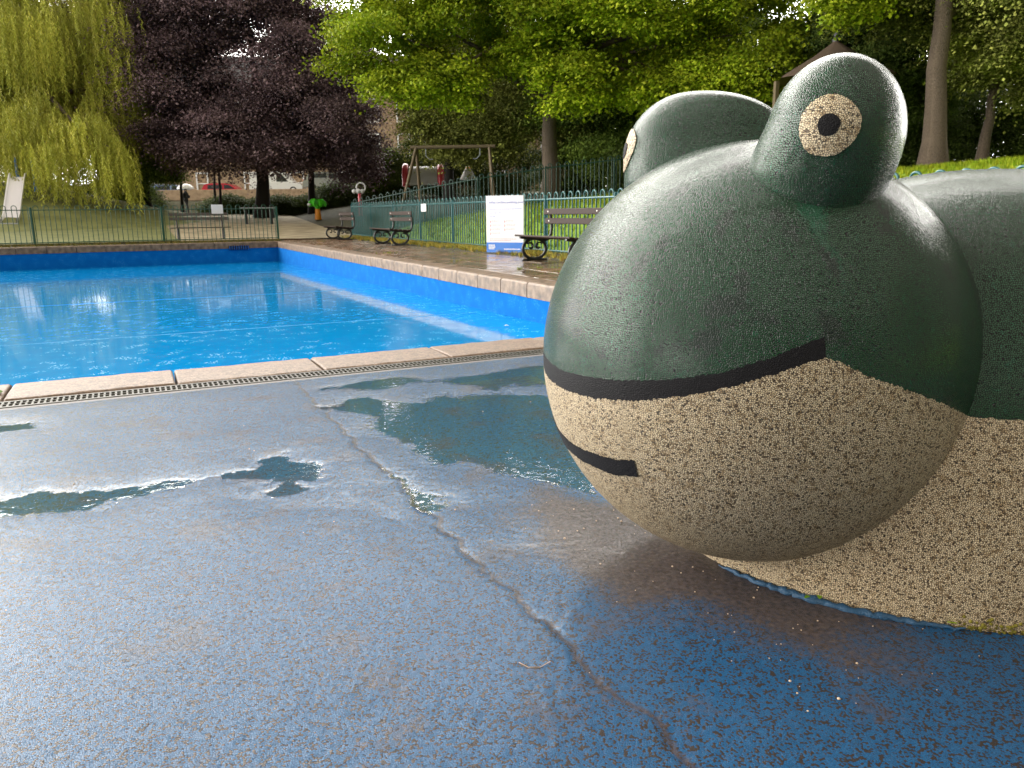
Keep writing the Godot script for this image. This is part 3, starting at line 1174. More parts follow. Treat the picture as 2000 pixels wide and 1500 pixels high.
	for part in [["body", 50, M.green_granules], ["belly", 36, M.cream_granules]]:
		mb = MB.new()
		var n_rows: int = part[1]
		mb.grid(bcol, n_rows, func(i, j):
			var w: float = TAU * i / bcol
			var f: float = float(j) / n_rows
			var y: float
			if part[0] == "body":
				y = lerpf(line[i % bcol], 0.9545, sin(f * PI / 2))
			else:
				y = lerpf(0.0, line[i % bcol], f)
			return [body_at.call(w, y)[0], normal_at.call(w, y)])
		put(part[0], mb.mesh(part[2]), t)
	# algae and grit gathered where the belly meets the deck
	mb = MB.new()
	for i in 520:
		var w := deg_to_rad(rng.randf_range(60.0, 137.0))
		var y := 0.03 * pow(rng.randf(), 2.2)
		var p: Vector3 = body_at.call(w, y)[0]
		var s := rng.randf_range(0.0018, 0.0042)
		var col := Color(0.10, 0.085, 0.012).lerp(Color(0.30, 0.26, 0.05), rng.randf())
		var n0 := mb.v.size()
		mb.lathe(T(p, Vector3(rng.randf_range(0.6, 1.4), rng.randf_range(-0.5, 1.2), 0)), [Vector2(s, -s * 0.4), Vector2(s * 1.1, s * 0.3), Vector2(s * 0.5, s), Vector2(0, s * 1.1)], 6)
		for q in mb.v.size() - n0:
			mb.c.append(col)
	var moss := put("algae", mb.mesh(M.leaf_grass), t)
	moss.set_meta("kind", "stuff")
	# the deck's blue edge turned up against the foot of the belly
	var pts := []
	for i in 61:
		var w := deg_to_rad(lerpf(174.0, 136.0, i / 60.0))
		var p: Vector3 = body_at.call(w, 0.0)[0]
		var out := (p - bc).normalized()
		pts.append(p + out * (0.008 + rng.randf_range(-0.004, 0.004)) + Vector3(0, 0.002 + rng.randf_range(-0.003, 0.003), 0))
	mb = MB.new()
	var rads := []
	for i in 61:
		rads.append(0.002 + 0.009 * pow(sin(PI * i / 60.0), 0.7) * rng.randf_range(0.55, 1.2))
	mb.tube(pts, rads, 8)
	put("rim", mb.mesh(M.blue_lip), t).set_meta("label", "ragged blue rubber rim at the foot of the belly")


# ------------------------------------------------------------------ fences, benches, sign
func hoop_mesh(h: float, gap: float, r: float, m: Material) -> ArrayMesh:
	var pts := [Vector3(-gap / 2, 0.03, 0), Vector3(-gap / 2, h - gap / 2, 0)]
	for i in range(1, 8):
		var w := PI - PI * i / 8.0
		pts.append(Vector3(cos(w) * gap / 2, h - gap / 2 + sin(w) * gap / 2, 0))
	pts.append(Vector3(gap / 2, h - gap / 2, 0))
	pts.append(Vector3(gap / 2, 0.03, 0))
	var mb := MB.new()
	mb.tube(pts, [r], 6)
	return mb.mesh(m)

func fence(label: String, line: Array, h: float, r: float, m: Material, post_every: float, pitch := 0.274) -> void:
	# line: points on the ground; posts, two rails a panel and one hoop for each pair of bars
	var t := thing("bow_top_fence", label, "fence", Vector3.ZERO, 0.0, "bow top fences")
	var hm := hoop_mesh(h, pitch / 2, r, m)
	var pm := MB.new()
	pm.box(T(Vector3(0, h * 0.475, 0)), Vector3(0.06, h * 0.95, 0.06), 0.006)
	pm.lathe(T(Vector3(0, h * 0.95, 0)), [Vector2(0.03, 0.0), Vector2(0.024, 0.01), Vector2(0.0, 0.014)], 8)
	var post := pm.mesh(m)
	for k in line.size() - 1:
		var a: Vector3 = line[k]
		var b: Vector3 = line[k + 1]
		var flat := Vector2(b.x - a.x, b.z - a.z).length()
		var panels := maxi(1, roundi(flat / post_every))
		for q in panels:
			var p := a.lerp(b, float(q) / panels)
			var e := a.lerp(b, float(q + 1) / panels)
			p.y = terr(p.x, p.z) - 0.02
			e.y = terr(e.x, e.z) - 0.02
			put("post", post, t, T(p))
			if k == line.size() - 2 and q == panels - 1:
				put("post", post, t, T(e))
			for y in [0.09, h - 0.135]:
				var mb := MB.new()
				mb.tube([p + Vector3(0, y, 0), e + Vector3(0, y, 0)], [r * 1.35], 6)
				put("rail", mb.mesh(m), t)
			var n := floori((p.distance_to(e) - 0.1) / pitch)
			var d := (e - p).normalized()
			var turn := atan2(-d.z, d.x)
			for i in n:
				var at := p.lerp(e, (i + 0.5) / n)
				put("hoop_bar", hm, t, T(at, Vector3(0, turn, 0)))

func scroll_bench(label: String, at: Vector3, turn: float) -> Node3D:
	var t := thing("scroll_bench", label, "bench", at, turn, "benches beside the pool")
	var L := 1.95
	for s in [-0.82, 0.82]:
		var mb := MB.new()
		# ring under the seat
		var pts := []
		for i in 33:
			var w := TAU * i / 32.0
			pts.append(Vector3(s, 0.21 + sin(w) * 0.185, cos(w) * 0.235))
		mb.tube(pts, [0.03], 8, false)
		mb.box(T(Vector3(s, 0.016, 0)), Vector3(0.06, 0.032, 0.5), 0.008)
		# seat bearer and the back that springs from it
		mb.tube([Vector3(s, 0.425, 0.3), Vector3(s, 0.40, 0.12), Vector3(s, 0.385, -0.08), Vector3(s, 0.36, -0.2), Vector3(s, 0.38, -0.29), Vector3(s, 0.47, -0.345), Vector3(s, 0.6, -0.36), Vector3(s, 0.75, -0.345), Vector3(s, 0.9, -0.32)], [0.029], 8)
		var frame := put("end_frame", mb.mesh(M.iron), t)
		# leaf scrolls inside the ring
		mb = MB.new()
		for z in [-1.0, 1.0]:
			var sc := []
			var rr := []
			for i in 15:
				var w := 0.6 + i * 0.36
				var q := 0.085 * (1.0 - i / 17.0)
				sc.append(Vector3(s, 0.3 - 0.05 + sin(w) * q, z * (0.085 + cos(w) * q)))
				rr.append(0.013 + 0.012 * i / 15.0)
			mb.tube(sc, rr, 6)
		put("scroll", mb.mesh(M.iron), frame)
	var mb2 := MB.new()
	mb2.box(T(), Vector3(L, 0.032, 0.105), 0.008)
	var plank := mb2.mesh(M.bench_wood)
	for e in [[0.275, 0.447, 0.12], [0.15, 0.43, 0.1], [0.025, 0.418, 0.04], [-0.1, 0.41, 0.0], [-0.215, 0.405, -0.15]]:
		put("seat_plank", plank, t, T(Vector3(0, e[1], e[0]), Vector3(-e[2], 0, 0)))
	for e in [[0.70, -0.315, 1.5], [0.865, -0.295, 1.5]]:
		put("back_plank", plank, t, T(Vector3(0, e[0], e[1]), Vector3(e[2], 0, 0)))
		for s in [-0.82, 0.82]:
			mb2 = MB.new()
			mb2.lathe(T(Vector3(s, e[0], e[1] + 0.017), Vector3(PI / 2, 0, 0)), [Vector2(0.0, 0.008), Vector2(0.012, 0.006), Vector2(0.016, 0.0)], 10)
			put("bolt", mb2.mesh(M.bolt), t)
	return t

func make_street_furniture() -> void:
	fence("green bow top railings along the far edge of the pool", [W(-6.25, 28.2), W(4.8, 28.2)], 1.22, 0.012, M.fence_green, 3.7)
	fence("teal bow top fence behind the benches beside the pool", [W(7.95, 30.0), W(7.95, 4.0)], 1.27, 0.0165, M.fence_teal, 2.65)
	fence("dark green bow top fence climbing the lawn under the trees", [W(8.05, 30.3), W(11.5, 25.9), W(15.8, 23.6), W(17.8, 22.9)], 1.36, 0.0185, M.fence_dark, 2.65)
	var b3 := scroll_bench("brown slatted bench with iron scroll ends nearest the frog, partly hidden by it", W(6.62, 11.6), A - PI / 2)
	again(b3, "brown slatted bench with iron scroll ends under the small white notice", W(6.7, 21.2), A - PI / 2)
	again(b3, "farthest brown slatted bench with iron scroll ends at the corner of the teal fence", W(6.65, 27.0), A - PI / 2)
	# plain bench behind the railings
	var t := thing("park_bench", "plain grey wooden bench standing behind the green railings", "bench", W(2.35, 29.1), A)
	var mb := MB.new()
	mb.box(T(), Vector3(1.95, 0.03, 0.1), 0.008)
	var plank := mb.mesh(M.grey_wood)
	for e in [[0.2, 0.45, 0.0], [0.07, 0.445, 0.0], [-0.06, 0.44, 0.0]]:
		put("seat_plank", plank, t, T(Vector3(0, e[1], e[0])))
	for y in [0.75, 0.9]:
		put("back_plank", plank, t, T(Vector3(0, y, -0.2), Vector3(1.45, 0, 0)))
	for s in [-0.74, 0.74]:
		mb = MB.new()
		mb.tube([Vector3(s, 0, 0.2), Vector3(s, 0.42, 0.2)], [0.028], 8)
		mb.tube([Vector3(s, 0, -0.22), Vector3(s, 0.45, -0.19), Vector3(s, 0.95, -0.25)], [0.028], 8)
		mb.tube([Vector3(s, 0.42, 0.2), Vector3(s, 0.42, -0.2)], [0.022], 8)
		put("leg_frame", mb.mesh(M.iron), t)
	# notices
	mb = MB.new()
	mb.box(T(), Vector3(0.37, 0.3, 0.012), 0.004)
	t = thing("notice", "cream notice fixed to the top of the green railings above the bench", "sign", W(2.85, 28.16, 1.06), A, "small notices")
	put("plate", mb.mesh(M.white_board), t)
	mb = MB.new()
	mb.box(T(), Vector3(0.42, 0.22, 0.012), 0.004)
	t = thing("notice", "small white notice on the teal fence above the middle bench", "sign", W(7.89, 21.7, 1.02), A - PI / 2, "small notices")
	put("plate", mb.mesh(M.white_board), t)
	# pool sign
	t = thing("pool_sign", "white paddling pool notice board with a blue foot leaning by the teal fence", "sign", Vector3(-0.12, 0.0, -16.75), deg_to_rad(-24))
	mb = MB.new()
	mb.box(T(Vector3(0, 0.61, 0)), Vector3(0.88, 1.2, 0.02), 0.004)
	put("board", mb.mesh(M.white_board), t)
	mb = MB.new()
	mb.box(T(Vector3(0, 0.12, 0.0115)), Vector3(0.876, 0.215, 0.004))
	put("blue_band", mb.mesh(M.sign_blue), t)
	var font := SystemFont.new()
	font.font_names = PackedStringArray(["Droid Sans"])
	var words := func(s: String, size: float, at: Vector3, m: Material) -> void:
		var tm := TextMesh.new()
		tm.text = s
		tm.font = font
		tm.font_size = 48
		tm.pixel_size = size / 48.0
		tm.depth = 0.002
		tm.horizontal_alignment = HORIZONTAL_ALIGNMENT_LEFT
		tm.material = m
		put("lettering", tm, t, T(at))
	words.call("Valley Gardens paddling pool", 0.062, Vector3(-0.375, 1.07, 0.0125), M.sign_ink)
	# lines of small print, too far to read
	for e in [[-0.36, 0.36, 0.93, 0], [-0.36, -0.08, 0.85, 0], [-0.36, -0.25, 0.77, 0], [-0.36, 0.26, 0.30, 1], [-0.36, 0.12, 0.265, 1]]:
		mb = MB.new()
		var x: float = e[0]
		rng.seed = int(e[2] * 100)
		while x < e[1]:
			var w := rng.randf_range(0.02, 0.06)
			mb.box(T(Vector3(x + w / 2, e[2], 0.0115)), Vector3(w, 0.012, 0.003))
			x += w + 0.012
		put("small_print", mb.mesh(M.sign_red if e[3] else M.sign_ink), t)
	for col in [[-0.34, 4], [0.0, 3]]:
		for k in col[1]:
			mb = MB.new()
			rng.seed = k + 50
			mb.box(T(Vector3(col[0], 0.665 - 0.085 * k, 0.0115)), Vector3(0.016, 0.05, 0.003))
			var x: float = col[0] + 0.025
			var end: float = col[0] + 0.17 + 0.07 * rng.randf()
			while x < end:
				var w := rng.randf_range(0.02, 0.05)
				mb.box(T(Vector3(x + w / 2, 0.68 - 0.085 * k, 0.0115)), Vector3(w, 0.011, 0.003))
				x += w + 0.011
			put("small_print", mb.mesh(M.sign_red), t)
	for e in [[-0.385, -0.25, 0.165, 0.03], [-0.385, -0.24, 0.125, 0.03], [-0.385, -0.27, 0.09, 0.022], [-0.02, 0.36, 0.085, 0.02]]:
		mb = MB.new()
		var x: float = e[0]
		rng.seed = int(e[2] * 1000)
		while x < e[1]:
			var w := rng.randf_range(0.015, 0.035)
			mb.box(T(Vector3(x + w / 2, e[2], 0.0145)), Vector3(w, e[3], 0.003))
			x += w + 0.006
		put("white_print", mb.mesh(M.white_board), t)


# ------------------------------------------------------------------ play equipment
func make_play() -> void:
	# slide on the mound
	var foot := Vector3(-20.0, 0, -31.3)
	var t := thing("playground_slide", "white chute slide running down the olive mound below the willow", "slide", Vector3(-19.9, 0.52, -31.1), deg_to_rad(21))
	var path := [Vector3(0, 0.12, 0.35), Vector3(0, 0.14, 0.0), Vector3(0, 0.3, -0.35), Vector3(0, 0.85, -1.0), Vector3(0, 1.5, -1.8), Vector3(0, 1.95, -2.4), Vector3(0, 2.02, -2.8)]
	var mb := MB.new()
	var prof := [Vector2(-0.3, 0.2), Vector2(-0.27, 0.2), Vector2(-0.25, 0.03), Vector2(-0.18, 0.0), Vector2(0.18, 0.0), Vector2(0.25, 0.03), Vector2(0.27, 0.2), Vector2(0.3, 0.2), Vector2(0.28, 0.0), Vector2(0.2, -0.04), Vector2(-0.2, -0.04), Vector2(-0.28, 0.0), Vector2(-0.3, 0.2)]
	for i in path.size() - 1:
		var d0: Vector3 = (path[mini(i + 1, path.size() - 1)] - path[maxi(i - 1, 0)]).normalized()
		var d1: Vector3 = (path[mini(i + 2, path.size() - 1)] - path[i]).normalized()
		var u0 := Vector3.RIGHT.cross(d0).normalized()
		var u1 := Vector3.RIGHT.cross(d1).normalized()
		for k in prof.size() - 1:
			var p: Vector2 = prof[k]
			var q: Vector2 = prof[k + 1]
			var nn := Vector3(-(q.y - p.y), 0, 0) + u0 * (q.x - p.x)
			mb.face([path[i] + Vector3(p.x, 0, 0) + u0 * p.y, path[i] + Vector3(q.x, 0, 0) + u0 * q.y, path[i + 1] + Vector3(q.x, 0, 0) + u1 * q.y, path[i + 1] + Vector3(p.x, 0, 0) + u1 * p.y], nn.normalized())
	put("chute", mb.mesh(M.slide_white), t)
	mb = MB.new()
	mb.box(T(Vector3(0, 0.05, 0.3)), Vector3(0.66, 0.14, 0.35), 0.02)
	put("foot_block", mb.mesh(M.grey_paint), t)
	for s in [-0.3, 0.3]:
		mb = MB.new()
		mb.tube([Vector3(s + 0.2, 1.4, -2.75), Vector3(s + 0.2, 2.75, -2.75), Vector3(s + 0.2, 2.85, -3.0), Vector3(s + 0.2, 1.4, -3.2)], [0.025], 8)
		put("handrail", mb.mesh(M.sign_blue), t)
	# swing frame
	var at := Vector3(-2.35, 0, -33.5)
	at.y = terr(at.x, at.z)
	t = thing("swing_frame", "timber swing frame with an A shaped leg pair behind the dark fence", "swing", at, deg_to_rad(-4))
	mb = MB.new()
	mb.tube([Vector3(-1.85, 2.55, 0), Vector3(1.75, 2.55, 0)], [0.075], 10)
	put("crossbeam", mb.mesh(M.timber), t)
	for e in [[-1.6, -0.95], [-1.6, 0.95], [1.5, -0.95], [1.5, 0.95]]:
		mb = MB.new()
		mb.tube([Vector3(e[0], 2.55, 0), Vector3(e[0] + (-0.55 if e[0] < 0 else 0.3) * (1.0 if e[1] > 0 else 0.1), -0.05, e[1])], [0.07], 10)
		put("leg", mb.mesh(M.timber), t)
	for s in [-1.2, 1.1]:
		mb = MB.new()
		mb.tube([Vector3(s, 2.5, 0), Vector3(s, 2.2, 0.02), Vector3(s - 0.16 * signf(s), 2.05, 0.02), Vector3(s - 0.3 * signf(s), 2.06, 0.02)], [0.022], 6)
		put("bracket", mb.mesh(M.grey_paint), t)
	# red and white climbing barrel
	at = Vector3(-4.5, 0, -41.0)
	at.y = terr(at.x, at.z) + 0.75
	t = thing("play_tunnel", "red ended pale play tunnel beyond the swing frame", "play tunnel", at, deg_to_rad(4))
	mb = MB.new()
	var arch := []
	for i in 13:
		var w := PI * i / 12.0
		arch.append(Vector2(0.66 * cos(w), 0.45 + 0.5 * sin(w)))
	var poly := PackedVector2Array([Vector2(0.66, 0), Vector2(0.66, 0.45)])
	poly.append_array(PackedVector2Array(arch.slice(1, 12)))
	poly.append_array(PackedVector2Array([Vector2(-0.66, 0.45), Vector2(-0.66, 0)]))
	mb.prism(T(Vector3.ZERO, Vector3(0, PI / 2, 0)), poly, 1.45)
	put("barrel", mb.mesh(M.pale_panel), t)
	for s in [-0.9, 0.9]:
		mb = MB.new()
		var ring := []
		for i in 13:
			var w := PI * i / 12.0
			ring.append(Vector3(s, 0.35 + 0.6 * sin(w), 0.62 * cos(w)))
		mb.tube([Vector3(s, -0.05, 0.62)] + ring + [Vector3(s, -0.05, -0.62)], [0.17], 10)
		put("padded_end", mb.mesh(M.red_paint), t)
	# grey climbing cone
	at = Vector3(-2.15, 0, -40.5)
	at.y = terr(at.x, at.z) + 0.9
	t = thing("climbing_cone", "small grey cone with an orange tip beyond the dark fence", "play cone", at)
	mb = MB.new()
	mb.lathe(T(), [Vector2(0.45, 0), Vector2(0.40, 0.12), Vector2(0.24, 0.4), Vector2(0.15, 0.55), Vector2(0.14, 0.56)], 16)
	put("cone", mb.mesh(M.pale_panel), t)
	mb = MB.new()
	mb.lathe(T(), [Vector2(0.14, 0.56), Vector2(0.09, 0.66), Vector2(0.0, 0.7)], 12)
	put("tip", mb.mesh(M.orange_paint), t)
	# palm shaped spring rider
	at = Vector3(-9.35, 0, -38.0)
	at.y = terr(at.x, at.z)
	t = thing("spring_rider", "bright green palm tree on a ribbed orange trunk standing on the path", "play figure", at)
	mb = MB.new()
	var rings := []
	for i in 9:
		rings.append(Vector2(0.15 - 0.005 * i, i * 0.06))
		rings.append(Vector2(0.18 - 0.006 * i, i * 0.06 + 0.03))
	mb.lathe(T(), rings, 14)
	put("trunk", mb.mesh(M.orange_paint), t)
	for k in 7:
		mb = MB.new()
		var w := TAU * k / 7.0
		var lf := PackedVector2Array()
		for i in 9:
			var f := i / 8.0
			lf.append(Vector2(0.05 + f * 0.4, 0.52 + 0.42 * sin(f * 2.6) + 0.05 * (i % 2)))
		for i in range(8, -1, -1):
			var f := i / 8.0
			lf.append(Vector2(0.03 + f * 0.36, 0.52 + 0.42 * sin(f * 2.6) - 0.17 + 0.10 * absf(f - 0.4) - 0.05 * (i % 2)))
		mb.prism(T(Vector3(0, -0.02 + 0.03 * (k % 2), 0), Vector3(0, w, 0)), lf, 0.12)
		put("frond", mb.mesh(M.lime_paint), t)
	mb = MB.new()
	mb.lathe(T(Vector3(-0.33, 0.72, 0.3)), [Vector2(0.0, -0.08), Vector2(0.07, -0.05), Vector2(0.085, 0.0), Vector2(0.07, 0.05), Vector2(0.0, 0.08)], 12)
	put("coconut", mb.mesh(M.white_paint), t)
	# white toy with a ring
	at = Vector3(-7.0, 0, -36.5)
	at.y = terr(at.x, at.z)
	t = thing("ring_rider", "white spring rider with a tall hoop behind the fence corner", "play figure", at, 0.3)
	mb = MB.new()
	var hoop := []
	for i in 25:
		var w := TAU * i / 24.0
		hoop.append(Vector3(0.08 + cos(w) * 0.2, 1.3 + sin(w) * 0.2, 0))
	mb.tube(hoop, [0.035], 8, false)
	put("hoop", mb.mesh(M.white_paint), t)
	mb = MB.new()
	for e in [[-0.24, 0.11], [-0.05, 0.13], [0.13, 0.11]]:
		mb.lathe(T(Vector3(e[0], 1.12, 0)), [Vector2(0, -e[1]), Vector2(e[1] * 0.7, -e[1] * 0.7), Vector2(e[1], 0), Vector2(e[1] * 0.7, e[1] * 0.7), Vector2(0, e[1])], 12)
	put("seat", mb.mesh(M.white_paint), t)
	mb = MB.new()
	mb.lathe(T(), [Vector2(0.12, 0), Vector2(0.09, 0.3), Vector2(0.07, 1.05)], 10)
	put("spring", mb.mesh(M.red_paint), t)
	# grey picnic table under the beech
	at = Vector3(-11.6, 0, -36.0)
	at.y = terr(at.x, at.z)
	t = thing("picnic_table", "low grey table under the purple beech behind the railings", "table", at, 0.35)
	mb = MB.new()
	for k in 4:
		mb.box(T(Vector3(0, 0.74, -0.27 + 0.18 * k)), Vector3(1.6, 0.04, 0.165), 0.006)
	put("table_top", mb.mesh(M.grey_paint), t)
	for s in [-0.55, 0.55]:
		mb = MB.new()
		mb.box(T(Vector3(s, 0.36, 0)), Vector3(0.12, 0.72, 0.4), 0.01)
		put("leg", mb.mesh(M.iron), t)


# ------------------------------------------------------------------ people, cars, buildings
func surface_net(bones: Array, cell: float, k: float, mb: MB) -> void:
	# bones: [a, ra, b, rb]; one closed skin round all of them
	var lo := Vector3(1e9, 1e9, 1e9)
	var hi := -lo
	for b in bones:
		for e in [[b[0], b[1]], [b[2], b[3]]]:
			lo = lo.min(e[0] - Vector3.ONE * (e[1] + 3 * cell))
			hi = hi.max(e[0] + Vector3.ONE * (e[1] + 3 * cell))
	var n := Vector3i(((hi - lo) / cell).ceil())
	var dist := func(p: Vector3) -> float:
		var s := 0.0
		for b in bones:
			var ab: Vector3 = b[2] - b[0]
			var f := clampf((p - b[0]).dot(ab) / maxf(ab.length_squared(), 1e-8), 0, 1)
			s += exp(-k * (p.distance_to(b[0] + ab * f) - lerpf(b[1], b[3], f)))
		return -log(maxf(s, 1e-30)) / k
	var val := PackedFloat32Array()
	val.resize(n.x * n.y * n.z)
	for z in n.z:
		for y in n.y:
			for x in n.x:
				val[(z * n.y + y) * n.x + x] = dist.call(lo + Vector3(x, y, z) * cell)
	var ids := {}
	for z in n.z - 1:
		for y in n.y - 1:
			for x in n.x - 1:
				var sum := Vector3.ZERO
				var cnt := 0
				for e in [[0, 0, 0, 1, 0, 0], [0, 1, 0, 1, 1, 0], [0, 0, 1, 1, 0, 1], [0, 1, 1, 1, 1, 1], [0, 0, 0, 0, 1, 0], [1, 0, 0, 1, 1, 0], [0, 0, 1, 0, 1, 1], [1, 0, 1, 1, 1, 1], [0, 0, 0, 0, 0, 1], [1, 0, 0, 1, 0, 1], [0, 1, 0, 0, 1, 1], [1, 1, 0, 1, 1, 1]]:
					var a := val[((z + e[2]) * n.y + y + e[1]) * n.x + x + e[0]]
					var b := val[((z + e[5]) * n.y + y + e[4]) * n.x + x + e[3]]
					if (a < 0) != (b < 0):
						sum += Vector3(x + e[0], y + e[1], z + e[2]).lerp(Vector3(x + e[3], y + e[4], z + e[5]), a / (a - b))
						cnt += 1
				if cnt:
					var p := lo + sum / cnt * cell
					var q := cell * 0.5
					var g := Vector3(dist.call(p + Vector3(q, 0, 0)) - dist.call(p - Vector3(q, 0, 0)), dist.call(p + Vector3(0, q, 0)) - dist.call(p - Vector3(0, q, 0)), dist.call(p + Vector3(0, 0, q)) - dist.call(p - Vector3(0, 0, q)))
					ids[Vector3i(x, y, z)] = mb.add(p, g.normalized())
	for z in range(1, n.z - 1):
		for y in range(1, n.y - 1):
			for x in range(1, n.x - 1):
				var a := val[(z * n.y + y) * n.x + x] < 0
				for e in [[Vector3i(1, 0, 0), Vector3i(0, -1, 0), Vector3i(0, 0, -1)], [Vector3i(0, 1, 0), Vector3i(-1, 0, 0), Vector3i(0, 0, -1)], [Vector3i(0, 0, 1), Vector3i(-1, 0, 0), Vector3i(0, -1, 0)]]:
					var o := Vector3i(x, y, z)
					var w: Vector3i = o + e[0]
					if a != (val[(w.z * n.y + w.y) * n.x + w.x] < 0):
						mb.quad(ids[o], ids[o + e[1]], ids[o + e[1] + e[2]], ids[o + e[2]])

func make_person() -> void:
	var at := Vector3(-22.7, 0, -55.0)
	at.y = terr(at.x, at.z)
	var t := thing("person", "person in dark clothes walking under a white umbrella beyond the railings", "person", at, 1.2)
	var mb := MB.new()
	surface_net([
		[Vector3(0, 0.95, 0), 0.135, Vector3(0, 1.18, 0.01), 0.12], [Vector3(0, 1.18, 0.01), 0.12, Vector3(0, 1.4, 0), 0.14], [Vector3(-0.15, 1.42, 0), 0.06, Vector3(0.15, 1.42, 0), 0.06],
		[Vector3(0, 1.45, 0), 0.05, Vector3(0, 1.55, 0.01), 0.05], [Vector3(0, 1.6, 0.02), 0.085, Vector3(0, 1.67, 0.01), 0.09],
		[Vector3(-0.08, 0.92, 0), 0.085, Vector3(-0.09, 0.5, 0.16), 0.058], [Vector3(-0.09, 0.5, 0.16), 0.058, Vector3(-0.09, 0.09, 0.2), 0.04], [Vector3(-0.09, 0.05, 0.19), 0.035, Vector3(-0.09, 0.04, 0.34), 0.03],
		[Vector3(0.08, 0.92, 0), 0.085, Vector3(0.09, 0.5, -0.06), 0.058], [Vector3(0.09, 0.5, -0.06), 0.058, Vector3(0.09, 0.1, -0.28), 0.04], [Vector3(0.09, 0.05, -0.27), 0.035, Vector3(0.09, 0.03, -0.13), 0.03],
		[Vector3(-0.19, 1.4, 0), 0.05, Vector3(-0.23, 1.13, -0.05), 0.042], [Vector3(-0.23, 1.13, -0.05), 0.04, Vector3(-0.22, 0.9, 0.06), 0.032],
		[Vector3(0.19, 1.4, 0), 0.05, Vector3(0.22, 1.15, 0.06), 0.042], [Vector3(0.22, 1.15, 0.06), 0.04, Vector3(0.14, 1.3, 0.25), 0.032]], 0.035, 40.0, mb)
	put("body", mb.mesh(M.dark_cloth), t)
	mb = MB.new()
	mb.lathe(T(Vector3(0, 1.64, 0.05)), [Vector2(0, -0.11), Vector2(0.05, -0.09), Vector2(0.078, -0.02), Vector2(0.07, 0.05), Vector2(0, 0.075)], 14)
	put("face", mb.mesh(M.skin), t)
	var u := thing("umbrella", "open white umbrella held by the walking person", "umbrella", at + Vector3(0.1, 0, 0.15), 0.4)
	mb = MB.new()
	var pr := []
	for i in 9:
		var w := PI / 2 * i / 8.0
		pr.append(Vector2(0.56 * sin(w), 1.72 + 0.36 * cos(w)))
	mb.lathe(T(), pr, 16)
	put("canopy", mb.mesh(M.white_paint), u)
	mb = MB.new()
	mb.tube([Vector3(0, 1.2, 0), Vector3(0, 2.12, 0)], [0.012], 6)
	put("shaft", mb.mesh(M.iron), u)

func car(called: String, label: String, at: Vector3, turn: float, paint: Material, tall: float, l := 4.3) -> void:
	at.y = terr(at.x, at.z) + 0.02
	var t := thing(called, label, "van" if tall > 1.7 else "car", at, turn, "vehicles parked along the road")
	var h := l / 2
	var body := PackedVector2Array([Vector2(-h, 0.3), Vector2(-h + 0.02, 0.75), Vector2(-h + 0.15, 0.95), Vector2(h - 1.1, 0.98), Vector2(h - 0.15, 0.8), Vector2(h, 0.55), Vector2(h - 0.02, 0.28)])
	var cabin := PackedVector2Array([Vector2(-h + 0.2, 0.93), Vector2(-h + 0.5, tall - 0.08), Vector2(-h + 0.9, tall), Vector2(0.15, tall), Vector2(0.55, tall - 0.1), Vector2(h - 0.95, 0.96)])
	if tall > 1.7:
		cabin = PackedVector2Array([Vector2(-h + 0.03, 0.9), Vector2(-h + 0.08, tall - 0.15), Vector2(-h + 0.3, tall), Vector2(0.5, tall), Vector2(0.85, tall - 0.12), Vector2(h - 0.75, 0.96)])
	var mb := MB.new()
	mb.prism(T(), body, 1.72)
	mb.prism(T(), cabin, 1.5)
	put("body", mb.mesh(paint), t)
	for s in [-1.0, 1.0]:
		for e in ([[-h + 0.75, -0.1], [0.0, 0.95]] if tall < 1.7 else [[0.05, 1.05]]):
			mb = MB.new()
			var top := tall - 0.14
			mb.prism(T(Vector3(0, 0, s * 0.755)), PackedVector2Array([Vector2(e[0], 1.02), Vector2(e[0] + 0.05, top), Vector2(minf(e[1], 0.5) - 0.05, top), Vector2(e[1], 1.02)]), 0.014)
			put("window", mb.mesh(M.window_glass), t)
		for x in [-h + 0.8, h - 0.8]:
			mb = MB.new()
			mb.lathe(T(Vector3(x, 0.31, s * 0.78), Vector3(PI / 2, 0, 0)), [Vector2(0.19, -0.09), Vector2(0.3, -0.09), Vector2(0.31, 0.0), Vector2(0.3, 0.09), Vector2(0.19, 0.09)], 18)
			var wh := put("wheel", mb.mesh(M.tyre), t)
			mb = MB.new()
			mb.lathe(T(Vector3(x, 0.31, s * 0.78), Vector3(PI / 2, 0, 0)), [Vector2(0.0, 0.05), Vector2(0.19, 0.06), Vector2(0.19, -0.06), Vector2(0.0, -0.05)], 14)
			put("rim", mb.mesh(M.car_silver), wh)
		mb = MB.new()
		mb.box(T(Vector3(-h + 0.05, 0.8, s * 0.72)), Vector3(0.08, 0.16, 0.2), 0.01)
		put("tail_light", mb.mesh(M.lamp_lens), t)

func house_window(t: Node3D, at: Vector3, w: float, h: float) -> void:
	var mb := MB.new()
	mb.box(T(at + Vector3(0, 0, -0.06)), Vector3(w, h, 0.04))
	var pane := put("window", mb.mesh(M.window_glass), t)
	mb = MB.new()
	for s in [-1.0, 1.0]:
		mb.box(T(at + Vector3(s * w / 2, 0, 0.02)), Vector3(0.13, h + 0.13, 0.16))
		mb.box(T(at + Vector3(0, s * h / 2, 0.021)), Vector3(w - 0.13, 0.13, 0.16))
	mb.box(T(at + Vector3(0, 0.05, 0.01)), Vector3(w - 0.13, 0.09, 0.1))
	put("frame", mb.mesh(M.white_paint), pane)
	mb = MB.new()
	mb.box(T(at + Vector3(0, -h / 2 - 0.14, 0.08)), Vector3(w + 0.4, 0.14, 0.28), 0.02)
	put("sill", mb.mesh(M.sandstone), pane)

